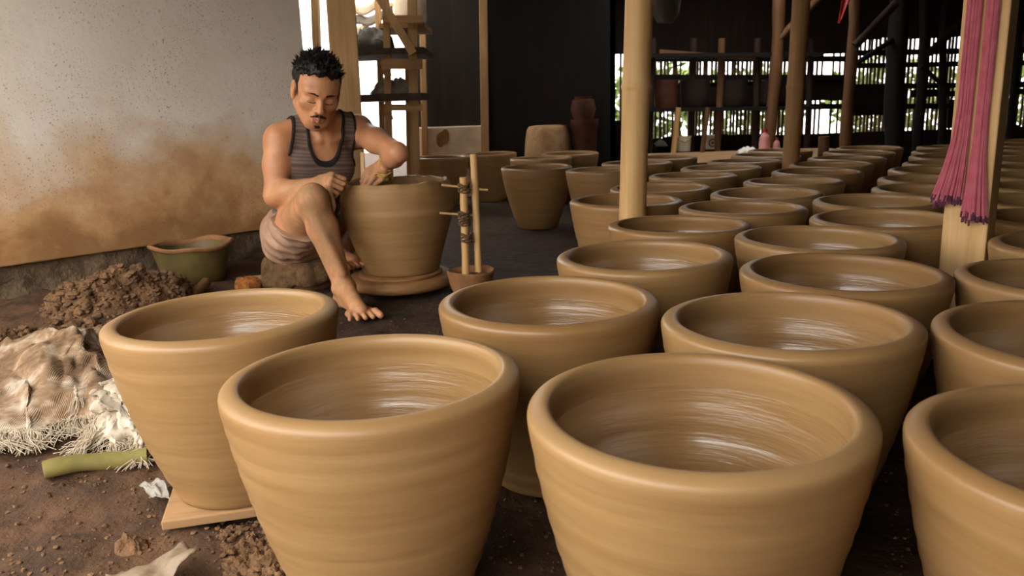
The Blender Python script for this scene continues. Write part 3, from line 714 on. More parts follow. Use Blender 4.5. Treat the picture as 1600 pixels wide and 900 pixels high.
# shrubs beyond the slatted wall
def shrub(cx, cy, w_, h_, seed, lab):
    rr = np.random.RandomState(seed); k = MB()
    for q in range(700):
        d = rr.normal(size=3); d /= np.linalg.norm(d); rad = rr.uniform(.5, 1)
        p = V(cx+d[0]*w_*rad, cy+d[1]*.5*rad, h_*.5+d[2]*h_*.5*rad); t = nrm(rr.normal(size=3)); u = nrm(np.cross(t, rr.normal(size=3))); s_ = rr.uniform(.05, .1)
        k.add([p-t*s_, p+u*s_*.4, p+t*s_, p-u*s_*.4], [(0,1,2,3)])
    e = empty('shrub', (cx, cy, 0)); local(k.build('foliage', M['green_leaf'], None, False), e)['kind'] = 'stuff'
    local(MB().tube([(cx, cy, 0), (cx+.03, cy, h_*.6)], .03, 8).build('stem', M['bamboo_dark']), e)
    tag(e, lab, 'shrub', 'shrubs beyond the slatted wall')
for i, (x, y, w_, h_) in enumerate(((1.7, 9.6, .7, 1.25), (3.0, 10.2, .8, 1.1), (4.6, 9.8, .8, 1.2), (6.2, 10.3, .9, 1.2))):
    shrub(x, y, w_, h_, i, ['green shrub seen through the gap left of the thick bamboo post', 'green shrub seen through the gap behind the drying rack', 'green shrub seen through slats by the broad black post', 'green shrub seen through slats behind the pink strands'][i])

# ------------------------------------------------------------------ the wheel and the pot being thrown
WC = gz(624, 467); WC = V(WC[0]-.012, WC[1]+.165, 0)
wh = empty('potters_wheel', WC); wh.location.z = 0
MB().lathe([(0,.0),(.07,0),(.07,.03),(0,.03)], 24).build('hub', M['dark_wood'], wh)
MB().lathe([(0,.018),(.17,.016),(.2,.02),(.212,.03),(.215,.043),(.208,.056),(.195,.064),(.12,.06),(0,.058)], 72).build('disc', M['clay_dull'], wh)
MB().lathe([(0,.058),(.158,.060),(.163,.064),(.163,.072),(.158,.076),(0,.076)], 64, wob=lambda r_, z, a, i: (r_*(1+.008*math.sin(3*a)), z)).build('bat', M['clay_dull'], wh)
tag(wh, 'low turning wheel with round clay-covered disc under the pot being shaped', 'wheel')
zt = .077; R0 = .196
prof = [(0,0),(.128,0),(.134,.004),(.137,.012),(.146,.05),(.160,.105),(.175,.16),(.188,.205),(.195,.238),(.1965,.25),(.193,.256),(.1935,.264),(.196,.285),(.195,.315),(.190,.338),(.183,.352),(.176,.357),(.169,.352),(.168,.335),(.172,.3),(.172,.25),(.155,.17),(.13,.08),(.1,.04),(.02,.03)]
def wobw(r_, z, a, i):
    if 13 <= i <= 19:
        q = fbm(V(math.cos(a)*4, math.sin(a)*4, i*.4), 3); r_ += .003*q; z += (.007*q if i >= 15 else .001*q)
    return r_, z
pw = MB().lathe([(a*1.1, b_*.985) for a, b_ in prof], 96, wob=wobw).build('pot_being_thrown', M['clay_matte']); pw.location = (WC[0]+.004, WC[1], zt)
tag(pw, 'unfinished clay pot with ragged rim on the wheel under the potter\'s hands', 'pot')
PWZ = zt+.355

# ------------------------------------------------------------------ signed-distance modelling for the figure
class Vox:
    def __init__(s, lo, hi, h):
        s.lo = np.array(lo, np.float32); s.h = h; s.n = np.ceil((np.array(hi)-lo)/h).astype(int)+1
        s.d = np.full(s.n, .12, np.float32)
    def region(s, a, b):
        i0 = np.clip(np.floor((a-s.lo)/s.h).astype(int), 0, s.n); i1 = np.clip(np.ceil((b-s.lo)/s.h).astype(int)+1, 0, s.n)
        if (i1 <= i0).any(): return None
        ax = [s.lo[k]+s.h*np.arange(i0[k], i1[k], dtype=np.float32) for k in range(3)]
        return tuple(slice(i0[k], i1[k]) for k in range(3)), np.meshgrid(*ax, indexing='ij')
    def apply(s, lo, hi, fn, k, sub=False):
        g = s.region(lo, hi)
        if g is None: return
        sl_, P = g; e = fn(P).astype(np.float32); d = s.d[sl_]
        if sub: d2 = -d; hh = np.clip(.5+.5*(d2-e)/k, 0, 1); s.d[sl_] = -(d2*(1-hh)+e*hh - k*hh*(1-hh))
        else: hh = np.clip(.5+.5*(d-e)/k, 0, 1); s.d[sl_] = d*(1-hh)+e*hh - k*hh*(1-hh)
    def cone(s, a, b, r1, r2, k=.02, sub=False):
        a = V(*a); b = V(*b); m = max(r1, r2)+.045+k; ba = b-a; L = float(ba@ba)+1e-9
        def fn(P):
            px_, py_, pz_ = P[0]-a[0], P[1]-a[1], P[2]-a[2]
            t = np.clip((px_*ba[0]+py_*ba[1]+pz_*ba[2])/L, 0, 1)
            return np.sqrt((px_-ba[0]*t)**2+(py_-ba[1]*t)**2+(pz_-ba[2]*t)**2) - (r1+(r2-r1)*t)
        s.apply(np.minimum(a, b)-m, np.maximum(a, b)+m, fn, k, sub)
    def ell(s, c, r_, B=None, k=.02, sub=False):
        c = V(*c); r_ = V(*r_); B = np.eye(3) if B is None else B; m = max(r_)+.045+k; mr = float(min(r_))
        def fn(P):
            q = [P[i]-c[i] for i in range(3)]
            l = [q[0]*B[j][0]+q[1]*B[j][1]+q[2]*B[j][2] for j in range(3)]
            k0 = np.sqrt(sum((l[j]/r_[j])**2 for j in range(3))); k1 = np.sqrt(sum((l[j]/r_[j]**2)**2 for j in range(3)))+1e-6
            return np.where(k0 < .05, -mr, k0*(k0-1)/k1)
        s.apply(c-m, c+m, fn, k, sub)
    def pts(s):
        ax = [s.lo[k]+s.h*np.arange(s.n[k], dtype=np.float32) for k in range(3)]; return np.meshgrid(*ax, indexing='ij')
    def mesh(s, name):
        d = s.d; ins = d < 0
        c = np.zeros(tuple(x-1 for x in d.shape), np.int8)
        for dx in (0,1):
            for dy in (0,1):
                for dz in (0,1): c += ins[dx:c.shape[0]+dx, dy:c.shape[1]+dy, dz:c.shape[2]+dz]
        act = np.argwhere((c > 0) & (c < 8)); idx = np.full(c.shape, -1, np.int32); idx[tuple(act.T)] = np.arange(len(act))
        cor = np.array([(x, y, z) for x in (0,1) for y in (0,1) for z in (0,1)])
        val = np.stack([d[tuple((act+o).T)] for o in cor], 1); sm = np.zeros((len(act), 3)); cnt = np.zeros(len(act))
        for i in range(8):
            for j in range(i+1, 8):
                if abs(cor[i]-cor[j]).sum() != 1: continue
                x = (val[:,i] < 0) != (val[:,j] < 0); t = val[x,i]/(val[x,i]-val[x,j])
                sm[x] += cor[i]+(cor[j]-cor[i])*t[:,None]; cnt[x] += 1
        vs = (act+sm/cnt[:,None])*s.h+s.lo; F = []
        for ax in range(3):
            o1, o2 = [(1,2),(2,0),(0,1)][ax]
            sa = [slice(None)]*3; sb = [slice(None)]*3; sa[ax] = slice(0, -1); sb[ax] = slice(1, None)
            A, B_ = ins[tuple(sa)], ins[tuple(sb)]
            for flip, msk in ((0, A & ~B_), (1, ~A & B_)):
                e = np.argwhere(msk)
                e = e[(e[:,o1] > 0) & (e[:,o2] > 0) & (e[:,o1] < c.shape[o1]) & (e[:,o2] < c.shape[o2])]
                if not len(e): continue
                u = np.zeros(3, int); u[o1] = 1; w_ = np.zeros(3, int); w_[o2] = 1
                q = np.stack([idx[tuple((e-u-w_).T)], idx[tuple((e-w_).T)], idx[tuple(e.T)], idx[tuple((e-u).T)]], 1)
                F.append(q[:, ::-1] if flip else q)
        F = np.concatenate(F); F = F[(F >= 0).all(1)]
        me = bpy.data.meshes.new(name); me.vertices.add(len(vs)); me.vertices.foreach_set('co', vs.astype(np.float32).ravel())
        me.loops.add(F.size); me.loops.foreach_set('vertex_index', F.ravel().astype(np.int32))
        me.polygons.add(len(F)); me.polygons.foreach_set('loop_start', np.arange(0, F.size, 4, dtype=np.int32)); me.polygons.foreach_set('loop_total', np.full(len(F), 4, np.int32))
        me.update(calc_edges=True); me.validate(); return me, vs

# ------------------------------------------------------------------ the potter: joints
SR = at(436, 219, 3.04); SL = at(560, 205, 3.19)            # shoulders (picture left, right)
ER = at(431, 305, 2.99); WR = at(492, 289, 2.90)            # right arm
EL = at(621, 238, 3.0); WL = at(603, 256, 3.10)            # left arm
HR = at(452, 372, 3.13); KR = at(489, 312, 2.80); AR = at(538, 458, 2.79); TR = at(574, 499, 2.60)
HL = at(492, 378, 3.20); KL = at(572, 338, 3.40); AL = at(530, 402, 3.05); TL = at(563, 412, 2.95)
AR[2] = max(AR[2], .075); TR = V(TR[0], TR[1], .02); 
ex = nrm((SL-SR)*V(1,1,.3)); pel = (HR+HL)/2+V(0,.02,.02); mid = (SR+SL)/2
ez = nrm(mid-pel); ey = nrm(np.cross(ex, ez)); ey = -ey if ey[1] > 0 else ey; ex = nrm(np.cross(ey, ez)); ex = -ex if ex[0] < 0 else ex
TB = [ex, ey, ez]
def tp(x, y, z): return pel+ex*x+ey*y+ez*z          # torso frame, origin pelvis
TL_ = float((mid-pel)@ez)
# head frame
ya, pb, rc = math.radians(21), math.radians(24), math.radians(9)
h0x = V(math.cos(ya), math.sin(ya), 0); h0y = V(math.sin(ya), -math.cos(ya), 0); h0z = V(0,0,1)
h1y = math.cos(pb)*h0y-math.sin(pb)*h0z; h1z = math.cos(pb)*h0z+math.sin(pb)*h0y
hz = math.cos(rc)*h1z+math.sin(rc)*h0x; hx = math.cos(rc)*h0x-math.sin(rc)*h1z; hy = h1y
HB = [hx, hy, hz]; HO = at(495, 140, 3.02); HS = 1.02
def hp(x, y, z): return HO+(hx*x+hy*y+hz*z)*HS
H_ = .003
body = Vox((-1.10, 2.52, -.01), (-.30, 3.56, .98), H_)
# torso
NB = mid+ez*.035+ey*.0
def torso(vx, g=0., k=.04):
    vx.ell(tp(0,0,.02), (.145+g,.105+g,.10+g), TB, k)
    vx.ell(tp(0,.005,TL_*.33), (.118+g,.085+g,.12+g), TB, k)
    vx.ell(tp(0,.0,TL_*.68), (.142+g,.098+g,.15+g), TB, k)
    vx.ell(tp(0,-.012,TL_*.90), (.135+g,.075+g,.085+g), TB, k)
    for sgn in (-1, 1): vx.ell(tp(.06*sgn,.058,TL_*.74), (.068+g,.036+g,.058+g), TB, .03)
torso(body)
for S_, sg in ((SR,-1), (SL,1)):
    body.cone(NB+ez*.03-ey*.01, S_+ez*.02, .036, .042, .05)      # trapezius
    body.cone(NB-ez*.035+ex*sg*.02+ey*.062, S_+ey*.02+ez*.012, .012, .014, .02)   # collar bone
    body.ell(S_-ez*.01, (.056,.056,.062), TB, .03)                # deltoid
# neck
body.cone(NB-ez*.02, hp(0,-.035,-.045), .056, .053, .025)
for sg in (-1, 1): body.cone(NB-ez*.03+ey*.055+ex*sg*.012, hp(.052*sg,-.015,-.04), .011, .013, .02)
# arms
def limb(a, b, r0, rm, r1, tm=.35, k=.018, bow=V(0,0,0)):
    a = V(*a); b = V(*b); m = a+(b-a)*tm+bow; body.cone(a, m, r0, rm, k); body.cone(m, b, rm, r1, k)
limb(SR, ER, .050, .053, .040, .45); limb(ER, WR, .043, .044, .027, .3)
limb(SL, EL, .050, .048, .035, .45); limb(EL, WL, .036, .041, .027, .35)
body.ell(ER+V(-.004,.012,-.012), (.034,.034,.03), None, .02); body.ell(EL+V(.014,0,-.01), (.024,.024,.024), None, .02)
# legs
limb(HR, KR, .082, .076, .054, .4, .03); limb(KR, AR+V(0,.005,.0), .050, .053, .033, .32, .02, V(-.006,.018,0))
body.ell(KR+V(.004,-.016,.008), (.042,.036,.048), None, .02)       # knee cap
body.cone(KR+V(.006,-.03,-.05), AR+V(.004,-.024,.06), .016, .014, .02)   # shin edge
limb(HL, KL, .08, .072, .054, .4, .03); limb(KL, AL, .05, .05, .033, .3, .02)
def foot(A, T, big):
    f = nrm((T-A)*V(1,1,0)); sd = np.cross(V(0,0,1), f)      # sd to the left of the toes
    A = V(A[0], A[1], max(A[2], .06)); z0 = max(0., T[2]-.02)
    heel = A-f*.035; heel[2] = z0+.028; L = float((T-A)@f)
    ball = A+f*(L-.055); ball[2] = z0+.022
    body.cone(A, heel, .034, .028, .02); body.cone(A+f*.01, ball+V(0,0,.004), .036, .021, .025)
    body.cone(heel, ball, .026, .02, .02); body.ell(A+sd*.032, (.012,.012,.014), None, .012); body.ell(A-sd*.032, (.012,.012,.014), None, .012)
    for i in range(5):                          # toes, big toe on the inner side
        u = (i-2)*.0185*big; ln = (.062,.055,.05,.044,.036)[i]; r_ = (.0125,.0095,.009,.0085,.008)[i]
        base = ball - sd*(-u)*1.0; base = ball + sd*u - f*.012; base[2] = z0+.016
        tip = ball + sd*u*1.35 + f*(ln-.012); tip[2] = z0+r_*.9+.001
        body.cone(base-f*.01, base+f*.012, .0135, .012, .012); m = (base+tip)/2+V(0,0,.007); body.cone(base+f*.008, m, .011, r_, .006); body.cone(m, tip, r_, r_*.95, .003)
# big toe is on the picture-right side of the right foot (inner side)
_f = nrm((TR-AR)*V(1,1,0)); _sd = np.cross(V(0,0,1), _f); foot(AR, TR, 1 if _sd[0] < 0 else -1)
# reorder: index 0 = big toe must sit at the inner side, handled by the sign above
_f = nrm((TL-AL)*V(1,1,0)); _sd = np.cross(V(0,0,1), _f); foot(AL, TL, -1 if _sd[0] < 0 else 1)
# hands
def hand(W, d, n, thumb, curls, spread=.0, tc=.5, sc_=1.0):
    """W wrist, d towards the knuckles, n out of the back, thumb = side of the thumb, curls = bends per joint in degrees"""
    d = nrm(d); n = nrm(n-d*(n@d)); s_ = nrm(thumb-d*(thumb@d)-n*(thumb@n))
    W = V(*W)
    for i in range(4):
        u = (1.5-i)*.0195*sc_; kn = W+d*(.082-.004*abs(i-1.2))*sc_+s_*u*1.02-n*.002*(i-1.3)**2
        body.cone(W+d*.012+s_*u*.55, kn, .0165*sc_, .0115*sc_, .012)
        p = kn; a = 0.
        for j, ln in enumerate(((.043,.047,.044,.035)[i], (.026,.03,.028,.021)[i], (.02,.021,.021,.018)[i])):
            a += math.radians(curls[j]+(i-1.5)*4); q = p+(d*math.cos(a)-n*math.sin(a)+s_*spread*(1.5-i)*.12)*ln*sc_
            r1, r2 = (.0102,.0092,.0085,.0075)[j]*sc_, (.0102,.0092,.0085,.0075)[j+1]*sc_
            body.cone(p, q, r1*(.9 if i == 3 else 1), r2*(.9 if i == 3 else 1), .0025); p = q
    b0 = W+d*.022*sc_+s_*.024*sc_-n*.004; b1 = W+d*.05*sc_+s_*.045*sc_-n*.016*sc_
    body.cone(b0, b1, .0165*sc_, .0125*sc_, .01)
    b2 = b1+(d*math.cos(tc)-n*math.sin(tc)*.8-s_*.12)*.034*sc_; b3 = b2+(d*math.cos(tc+.4)-n*math.sin(tc+.4)*.8-s_*.45)*.026*sc_
    body.cone(b1, b2, .0115*sc_, .0105*sc_, .004); body.cone(b2, b3, .0105*sc_, .0085*sc_, .003)
RD = at(519, 282, 2.86)-WR
hand(WR, RD, V(.05,-.72,.62), V(.15,.35,.8), (62, 75, 40), .1, .7, .98)
LD = at(583, 266, 3.08)-WL
hand(WL, LD+V(0,0,-.005), V(-.1,-.62,.75), V(-.1,-.75,-.5), (32, 38, 25), .5, .35, .96)
# head
b = body
b.ell(hp(0,-.018,.032), V(.077,.097,.086)*HS, HB, .02)
b.ell(hp(0,.026,-.03), V(.064,.066,.082)*HS, HB, .025)
b.ell(hp(0,.04,.04), V(.064,.052,.05)*HS, HB, .03)
b.ell(hp(0,.050,-.088), V(.036,.032,.030)*HS, HB, .025)
b.ell(hp(0,.071,-.112), V(.021,.017,.016)*HS, HB, .018)
for sg in (-1, 1):
    b.cone(hp(.058*sg,.0,-.06), hp(.026*sg,.058,-.104), .019, .017, .025)      # jaw
    b.ell(hp(.045*sg,.058,-.026), V(.024,.020,.018)*HS, HB, .022)              # cheekbone
    b.cone(hp(.012*sg,.089,.017), hp(.046*sg,.072,.018), .010, .010, .014)     # brow
for sg in (-1, 1):
    b.ell(hp(.031*sg,.101,-.006), V(.019,.016,.0125)*HS, HB, .012, True)       # socket
    b.ell(hp(.0315*sg,.0705,-.006), V(.0165,.0165,.0125)*HS, HB, .006)          # closed lid over the eye
    b.cone(hp(.018*sg,.0865,-.0155), hp(.044*sg,.078,-.0155), .003, .003, .006)
b.cone(hp(0,.088,.008), hp(0,.1075,-.034), .0085*HS, .0115*HS, .012)
b.ell(hp(0,.110,-.037), V(.0115,.011,.0105)*HS, HB, .007)
for sg in (-1, 1):
    b.ell(hp(.0135*sg,.0985,-.041), V(.0085,.0105,.0085)*HS, HB, .006)
    b.ell(hp(.0075*sg,.103,-.0495), V(.0042,.0042,.004)*HS, HB, .003, True)
b.ell(hp(0,.083,-.066), V(.028,.016,.022)*HS, HB, .014)
b.cone(hp(-.019,.0905,-.0705), hp(0,.0985,-.0685), .0045, .0062, .006); b.cone(hp(.019,.0905,-.0705), hp(0,.0985,-.0685), .0045, .0062, .006)
b.cone(hp(-.016,.0895,-.0805), hp(.016,.0895,-.0805), .0062, .0062, .006)
b.cone(hp(0,.0945,-.0805), hp(0,.0945,-.081), .0066, .0066, .006)
b.cone(hp(-.023,.0985,-.0753), hp(.023,.0985,-.0753), .0024, .0024, .003, True)
for sg in (-1, 1):                                # ears
    b.ell(hp(.080*sg,-.012,-.008), V(.0095,.021,.033)*HS, HB, .008)
    b.ell(hp(.088*sg,-.006,-.004), V(.006,.011,.019)*HS, HB, .004, True)
    b.ell(hp(.079*sg,-.004,-.036), V(.008,.010,.011)*HS, HB, .006)

me, vs = body.mesh('person')
man = link('person', me, M['skin'])
def hl(vs_):   # to head coordinates
    q = (vs_-HO)/HS; return np.stack([q@hx, q@hy, q@hz], 1)
q = hl(vs)
lip = np.exp(-((np.abs(q[:,2]+.0755)-.004)/.0065)**2*1.0)*(np.abs(q[:,0]) < .022)*(q[:,1] > .085)*np.clip((.024-np.abs(q[:,0]))/.006, 0, 1)
stub = np.exp(-((q[:,2]+.108)/.016)**2)*np.exp(-(q[:,0]/.022)**2)*(q[:,1] > .05)
stub = np.maximum(stub, .5*(np.abs(q[:,0]) > .05)*(q[:,2] < .01)*(q[:,2] > -.05)*(q[:,1] > 0)*(q[:,1] < .02)*(np.abs(q[:,0]) < .075))
def near_seg(a, b_, f0, f1):
    ba = b_-a; t = np.clip(((vs-a)@ba)/(ba@ba), 0, 1); dd = np.linalg.norm(vs-(a+t[:,None]*ba), axis=1)
    return (dd < .075)*(f0+(f1-f0)*t)
cl = np.zeros(len(vs))
for a, b_, f0, f1 in ((KR, AR, .75, .7), (AR, TR, .55, .35), (ER, WR, .05, .7), (EL, WL, .1, .6), (HR, KR, .2, .75)): cl = np.maximum(cl, near_seg(a, b_, f0, f1))
for W_, D_ in ((WR, RD), (WL, LD)): cl = np.maximum(cl, .75*np.clip(1.4-np.linalg.norm(vs-(W_+nrm(D_)*.07), axis=1)/.09, 0, 1))
cl = cl*(vs[:,2] < WR[2]+.25)
for nm, arr in (('lip', lip), ('stubble', stub), ('clay', cl)):
    at_ = me.attributes.new(nm, 'FLOAT', 'POINT'); at_.data.foreach_set('value', arr.astype(np.float32))
tag(man, 'barefoot man in striped tank top and shorts, seated, bent over the pot on the wheel', 'person')

# tank top
tk = Vox((-1.02, 2.88, .1), (-.5, 3.45, .86), .003)
torso(tk, .009)
for S_, sg in ((SR,-1), (SL,1)):
    tk.cone(NB+ez*.028-ey*.008, S_+ez*.018, .043, .048, .05); tk.cone(NB-ez*.035+ex*sg*.02+ey*.062, S_+ey*.02+ez*.012, .02, .022, .02)
    tk.ell(S_-ez*.01, (.062,.062,.068), TB, .03)
P = tk.pts(); Pq = [P[i]-pel[i] for i in range(3)]
lx = sum(Pq[i]*ex[i] for i in range(3)); ly = sum(Pq[i]*ey[i] for i in range(3)); lz = sum(Pq[i]*ez[i] for i in range(3))
# straps: half width of the garment narrows upward; neck scoop deeper in front
half = np.interp(lz, [0, TL_*.55, TL_*.72, TL_*.86, TL_*1.3], [.30, .30, .165, .128, .112]).astype(np.float32)
arm_cut = np.abs(lx)-half
yc = TL_*1.16; rad_z = np.where(ly > 0, TL_*.335, TL_*.28); scoop = (1-(np.abs(lx/.066)**2.4+np.abs((np.minimum(lz, yc)-yc)/rad_z)**2.4)**(1/2.4))*.062
bottom = TL_*.12-lz
# cloth wrinkles
wr = .0028*np.sin(lz*95+lx*60+2*np.sin(lx*30)+ly*20)*np.clip((TL_*.62-lz)/.15, 0, 1)
base = tk.d-wr
cut = np.maximum(np.maximum(arm_cut, scoop), bottom)
tk.d = np.maximum(base, cut).astype(np.float32)
tme, _ = tk.mesh('tank_top'); tank = link('tank_top', tme, M['tank'], man)
edge = np.maximum(arm_cut, scoop)
bn = np.maximum(base-.0035, np.maximum(edge-.001, -.0075-edge)); bn = np.maximum(bn, bottom)
tk.d = bn.astype(np.float32); bme, _ = tk.mesh('binding'); link('binding', bme, M['binding'], tank)['label'] = 'black binding round neck and armholes'
# shorts
sh = Vox((-1.10, 2.62, .02), (-.42, 3.52, .56), .0035)
sh.ell(tp(0,-.005,.01), (.165,.125,.115), TB, .04)
KE = HR+(KR-HR)*.95
sh.cone(HR, KE, .098, .086, .04); sh.cone(HR-V(0,0,.02), KE-V(0,0,.022), .09, .074, .04)
KE2 = HL+(KL-HL)*.8; sh.cone(HL, KE2, .096, .084, .04)
P = sh.pts(); t_ = nrm(KR-HR); hem = sum((P[i]-KE[i])*t_[i] for i in range(3)); hem_w = (.008*np.sin(P[2]*70+P[0]*40)).astype(np.float32)
sh.d += (.003*np.sin(P[0]*90+P[2]*60+2*np.sin(P[1]*25))+.002*np.sin(P[1]*70-P[2]*80)).astype(np.float32)
nearR = hem > -.3
sh.d = np.maximum(sh.d, np.where(P[1] < 3.12, hem+hem_w-.004, -1)).astype(np.float32)
top = sum((P[i]-tp(0,0,.10)[i])*ez[i] for i in range(3)); sh.d = np.maximum(sh.d, top).astype(np.float32)
sh.cone(KE-t_*.06, KE+t_*.06, .07, .066, .006, True)
sme, _ = sh.mesh('shorts'); link('shorts', sme, M['shorts'], man)['label'] = 'dusty pale shorts smeared with clay'
# hair
hv = Vox(HO-.17, HO+.17, .0033)
hv.ell(hp(0,-.022,.038), V(.0835,.102,.092)*HS, HB, .01); hv.ell(hp(0,.02,.085), V(.064,.066,.042)*HS, HB, .02)
hv.ell(hp(0,.024,-.03), V(.0675,.066,.084)*HS, HB, .01)
P = hv.pts(); Q = [(P[i]-HO[i])/HS for i in range(3)]
ax_, ay_, az_ = [sum(Q[i]*v_[i] for i in range(3)) for v_ in (hx, hy, hz)]
hair_noise = (fbm(np.stack([ax_*70, ay_*70, az_*28], -1), 2)*.0045).astype(np.float32)
line = np.interp(ay_, [-.1, -.05, -.03, -.012, .004, .018, .03, .045, .06, .085], [-.09, -.08, -.06, .0, -.036, -.042, .008, .042, .060, .074]).astype(np.float32)
line = line + .006*np.sin(ax_*160+1).astype(np.float32)*np.clip(ay_/.05, 0, 1) + .010*np.clip(-ax_/.05, 0, 1)*np.clip(ay_/.06, 0, 1) + .012*np.clip(1-np.abs(ax_)/.05, 0, 1)*np.clip(ay_/.06, 0, 1) - .008*np.exp(-(ax_/.012)**2)*np.clip(ay_/.06, 0, 1)
line = line - .045*np.clip((np.abs(ax_)-.044)/.016, 0, 1)*np.clip((ay_-.02)/.02, 0, 1)
hv.d = np.maximum(hv.d+hair_noise, (line-az_)*.75+hair_noise*.8).astype(np.float32)
hme, hvs = hv.mesh('hair'); hair = link('hair', hme, M['hair'], man)
sp = MB(); rr = np.random.RandomState(11); ql = hl(hvs); cand = np.where((ql[:,2] > .06))[0]
for i in rr.choice(cand, 420, replace=False):
    p = hvs[i]; l = ql[i]; dirn = nrm(hx*l[0]*5+hy*(l[1]*4+.25)+hz*(.5+l[2]*2)+rr.normal(size=3)*.25); ln = rr.uniform(.010, .024)
    sp.tube([p-dirn*.004, p+dirn*ln*.5, p+dirn*ln+V(*rr.normal(size=3))*.002], [.0022,.0016,.0004], 4)
sp.build('spiky_tufts', M['hair'], hair)['kind'] = 'stuff'
# eyebrows, lashes, moustache: many short hairs following the face
def surf(x, z, y0=.13):
    """first point of the face along -forward in head coordinates"""
    lo_, hi_ = .02, y0
    ys = np.linspace(hi_, lo_, 120); pp = np.stack([hp(x, y, z) for y in ys]); g = np.clip(((pp-body.lo)/body.h).astype(int), 0, body.n-1)
    dv = body.d[tuple(g.T)]; k = np.argmax(dv < .0008); return ys[k]
def patch(name, f, nu, nv, th, mat):
    k = MB(); top_ = []; bot = []
    for j in range(nv):
        for i in range(nu):
            x, z, e = f(i/(nu-1), j/(nv-1)); y = surf(x, z); top_.append(hp(x, y+th*e, z)); bot.append(hp(x, y-.004, z))
    n_ = nu*nv; fs = [(j*nu+i, j*nu+i+1, (j+1)*nu+i+1, (j+1)*nu+i) for j in range(nv-1) for i in range(nu-1)]
    k.add(top_+bot, fs+[tuple(n_+a for a in f_)[::-1] for f_ in fs]); return k.build(name, mat, man)
for sg in (-1, 1):
    patch('eyebrow', lambda u, v: (sg*(.013+.036*u), .0155+.005*math.sin(u*2.2)-.003*u+(v-.5)*.0085*(1-.75*u**2), math.sin(math.pi*v)**.5*math.sin(math.pi*min(1, u*.9+.08))**.4), 14, 6, .005, M['brow'])
    patch('eyelashes', lambda u, v: (sg*(.017+.028*u), -.0135-.0035*math.sin(math.pi*u)+(v-.5)*.0034, .9), 12, 3, .0026, M['brow'])
    patch('moustache', lambda u, v: (sg*(.001+.027*u), -.0585-.010*u**1.5+(v-.5)*.0115*(1-.45*u), math.sin(math.pi*v)**.4*(1-.3*u)), 14, 7, .0042, M['brow'])
patch('goatee', lambda u, v: ((u-.5)*.022, -.100-.012*v, math.sin(math.pi*u)**.5*math.sin(math.pi*v)**.5), 10, 6, .0025, M['brow'])
# band of dry clay on the left wrist, strip of wet cloth in the hands, shaping rib
k = MB(); d_ = nrm(WL-EL); wq = WL-d_*.012
s1 = nrm(np.cross(d_, V(0,0,1))); s2 = np.cross(d_, s1)
k.tube([wq+(s1*math.cos(a)+s2*math.sin(a))*.031+d_*.004*math.sin(3*a) for a in np.linspace(0, 2*math.pi, 26)], [.0055+.002*math.sin(a*5) for a in np.linspace(0, 2*math.pi, 26)], 8)
k.build('wristband', M['yellow'], man)['label'] = 'rough straw-coloured wristband'
p0 = at(515, 300, 2.84)
tag(MB().tube([p0+V(0,0,.02), p0+V(.003,.0,-.02), p0+V(.006,.004,-.05), p0+V(.002,.006,-.08)], [.006,.011,.013,.005], 10, True, .5).build('clay_strip', M['clay_dry']), 'pale strip of clay hanging from the potter\'s closed right hand', 'clay')
def rag2(u, v):
    a = -2.35+u*.95; rr_ = .172+.022*math.sin(v*math.pi)*1.0
    z = PWZ+.012-.03*abs(v-.5)*2+.006*math.sin(u*13+v*4); return V(WC[0]+math.cos(a+1.2)*(rr_-.03+.055*v)*1.0, WC[1]-abs(math.sin(a+1.2))*0+math.sin(a+1.2)*(rr_-.03+.055*v), z)
o = MB()
cr0 = at(597, 277, 3.0)
def rag3(u, v): x = (u-.5); y = (v-.5); return cr0+V(x*.055+.006*math.sin(v*9), .03+y*.05+.004*math.sin(u*8), .002-.02*u*v+.010*math.sin(u*7+v*5)*math.sin(v*6)+ .01*(1-v))
o.grid(rag3, 16, 14); o = o.build('wet_cloth', M['yellow']); o.modifiers.new('t', 'SOLIDIFY').thickness = .003
tag(o, 'crumpled straw-coloured cloth under the potter\'s left hand on the rim', 'cloth')
pa = at(567, 278, 3.12); pb_ = at(566, 238, 3.13)
tag(MB().beam(pa, pb_, .014, .006).build('wooden_rib', M['bamboo']), 'pale wooden rib standing upright behind the potter\'s left fingers', 'tool')

# the low seat under him
seat = empty('seat', (pel[0]-.01, pel[1]+.02, 0)); zsit = float(pel[2])-.115
MB().lathe([(0,0),(.13,0),(.14,.02),(.13,zsit*.5),(.125,zsit*.8),(.12,zsit-.01),(0,zsit)], 30, wob=lambda r_, z, a, i: (r_*(1+.05*math.sin(2*a)+.03*math.sin(5*a+1)), z)).build('stump', M['foot_wood'], seat)
def cush(u, v):
    a = u*2*math.pi; q = v; rr_ = .175*math.sin(min(1, q*1.15)*math.pi*.5)*(1+.06*math.sin(3*a)+.05*math.sin(7*a+2)); z = zsit+.02-.10*max(0, q-.55)**1.2*2.4+.03*q*float(fbm(V(math.cos(a)*3, math.sin(a)*3, q*3), 3)); rr_ *= 1+.12*q*float(fbm(V(math.cos(a)*4, math.sin(a)*4, 7+q), 2))
    return V(rr_*math.cos(a), rr_*math.sin(a)*.9, z)
o = MB().grid(cush, 60, 16).build('burlap_cover', M['burlap'], seat); o.modifiers.new('t', 'SOLIDIFY').thickness = .006
p = at(407, 348, 3.12)-V(*seat.location)
tag(seat, 'low stump seat covered with frayed burlap under the potter', 'seat')

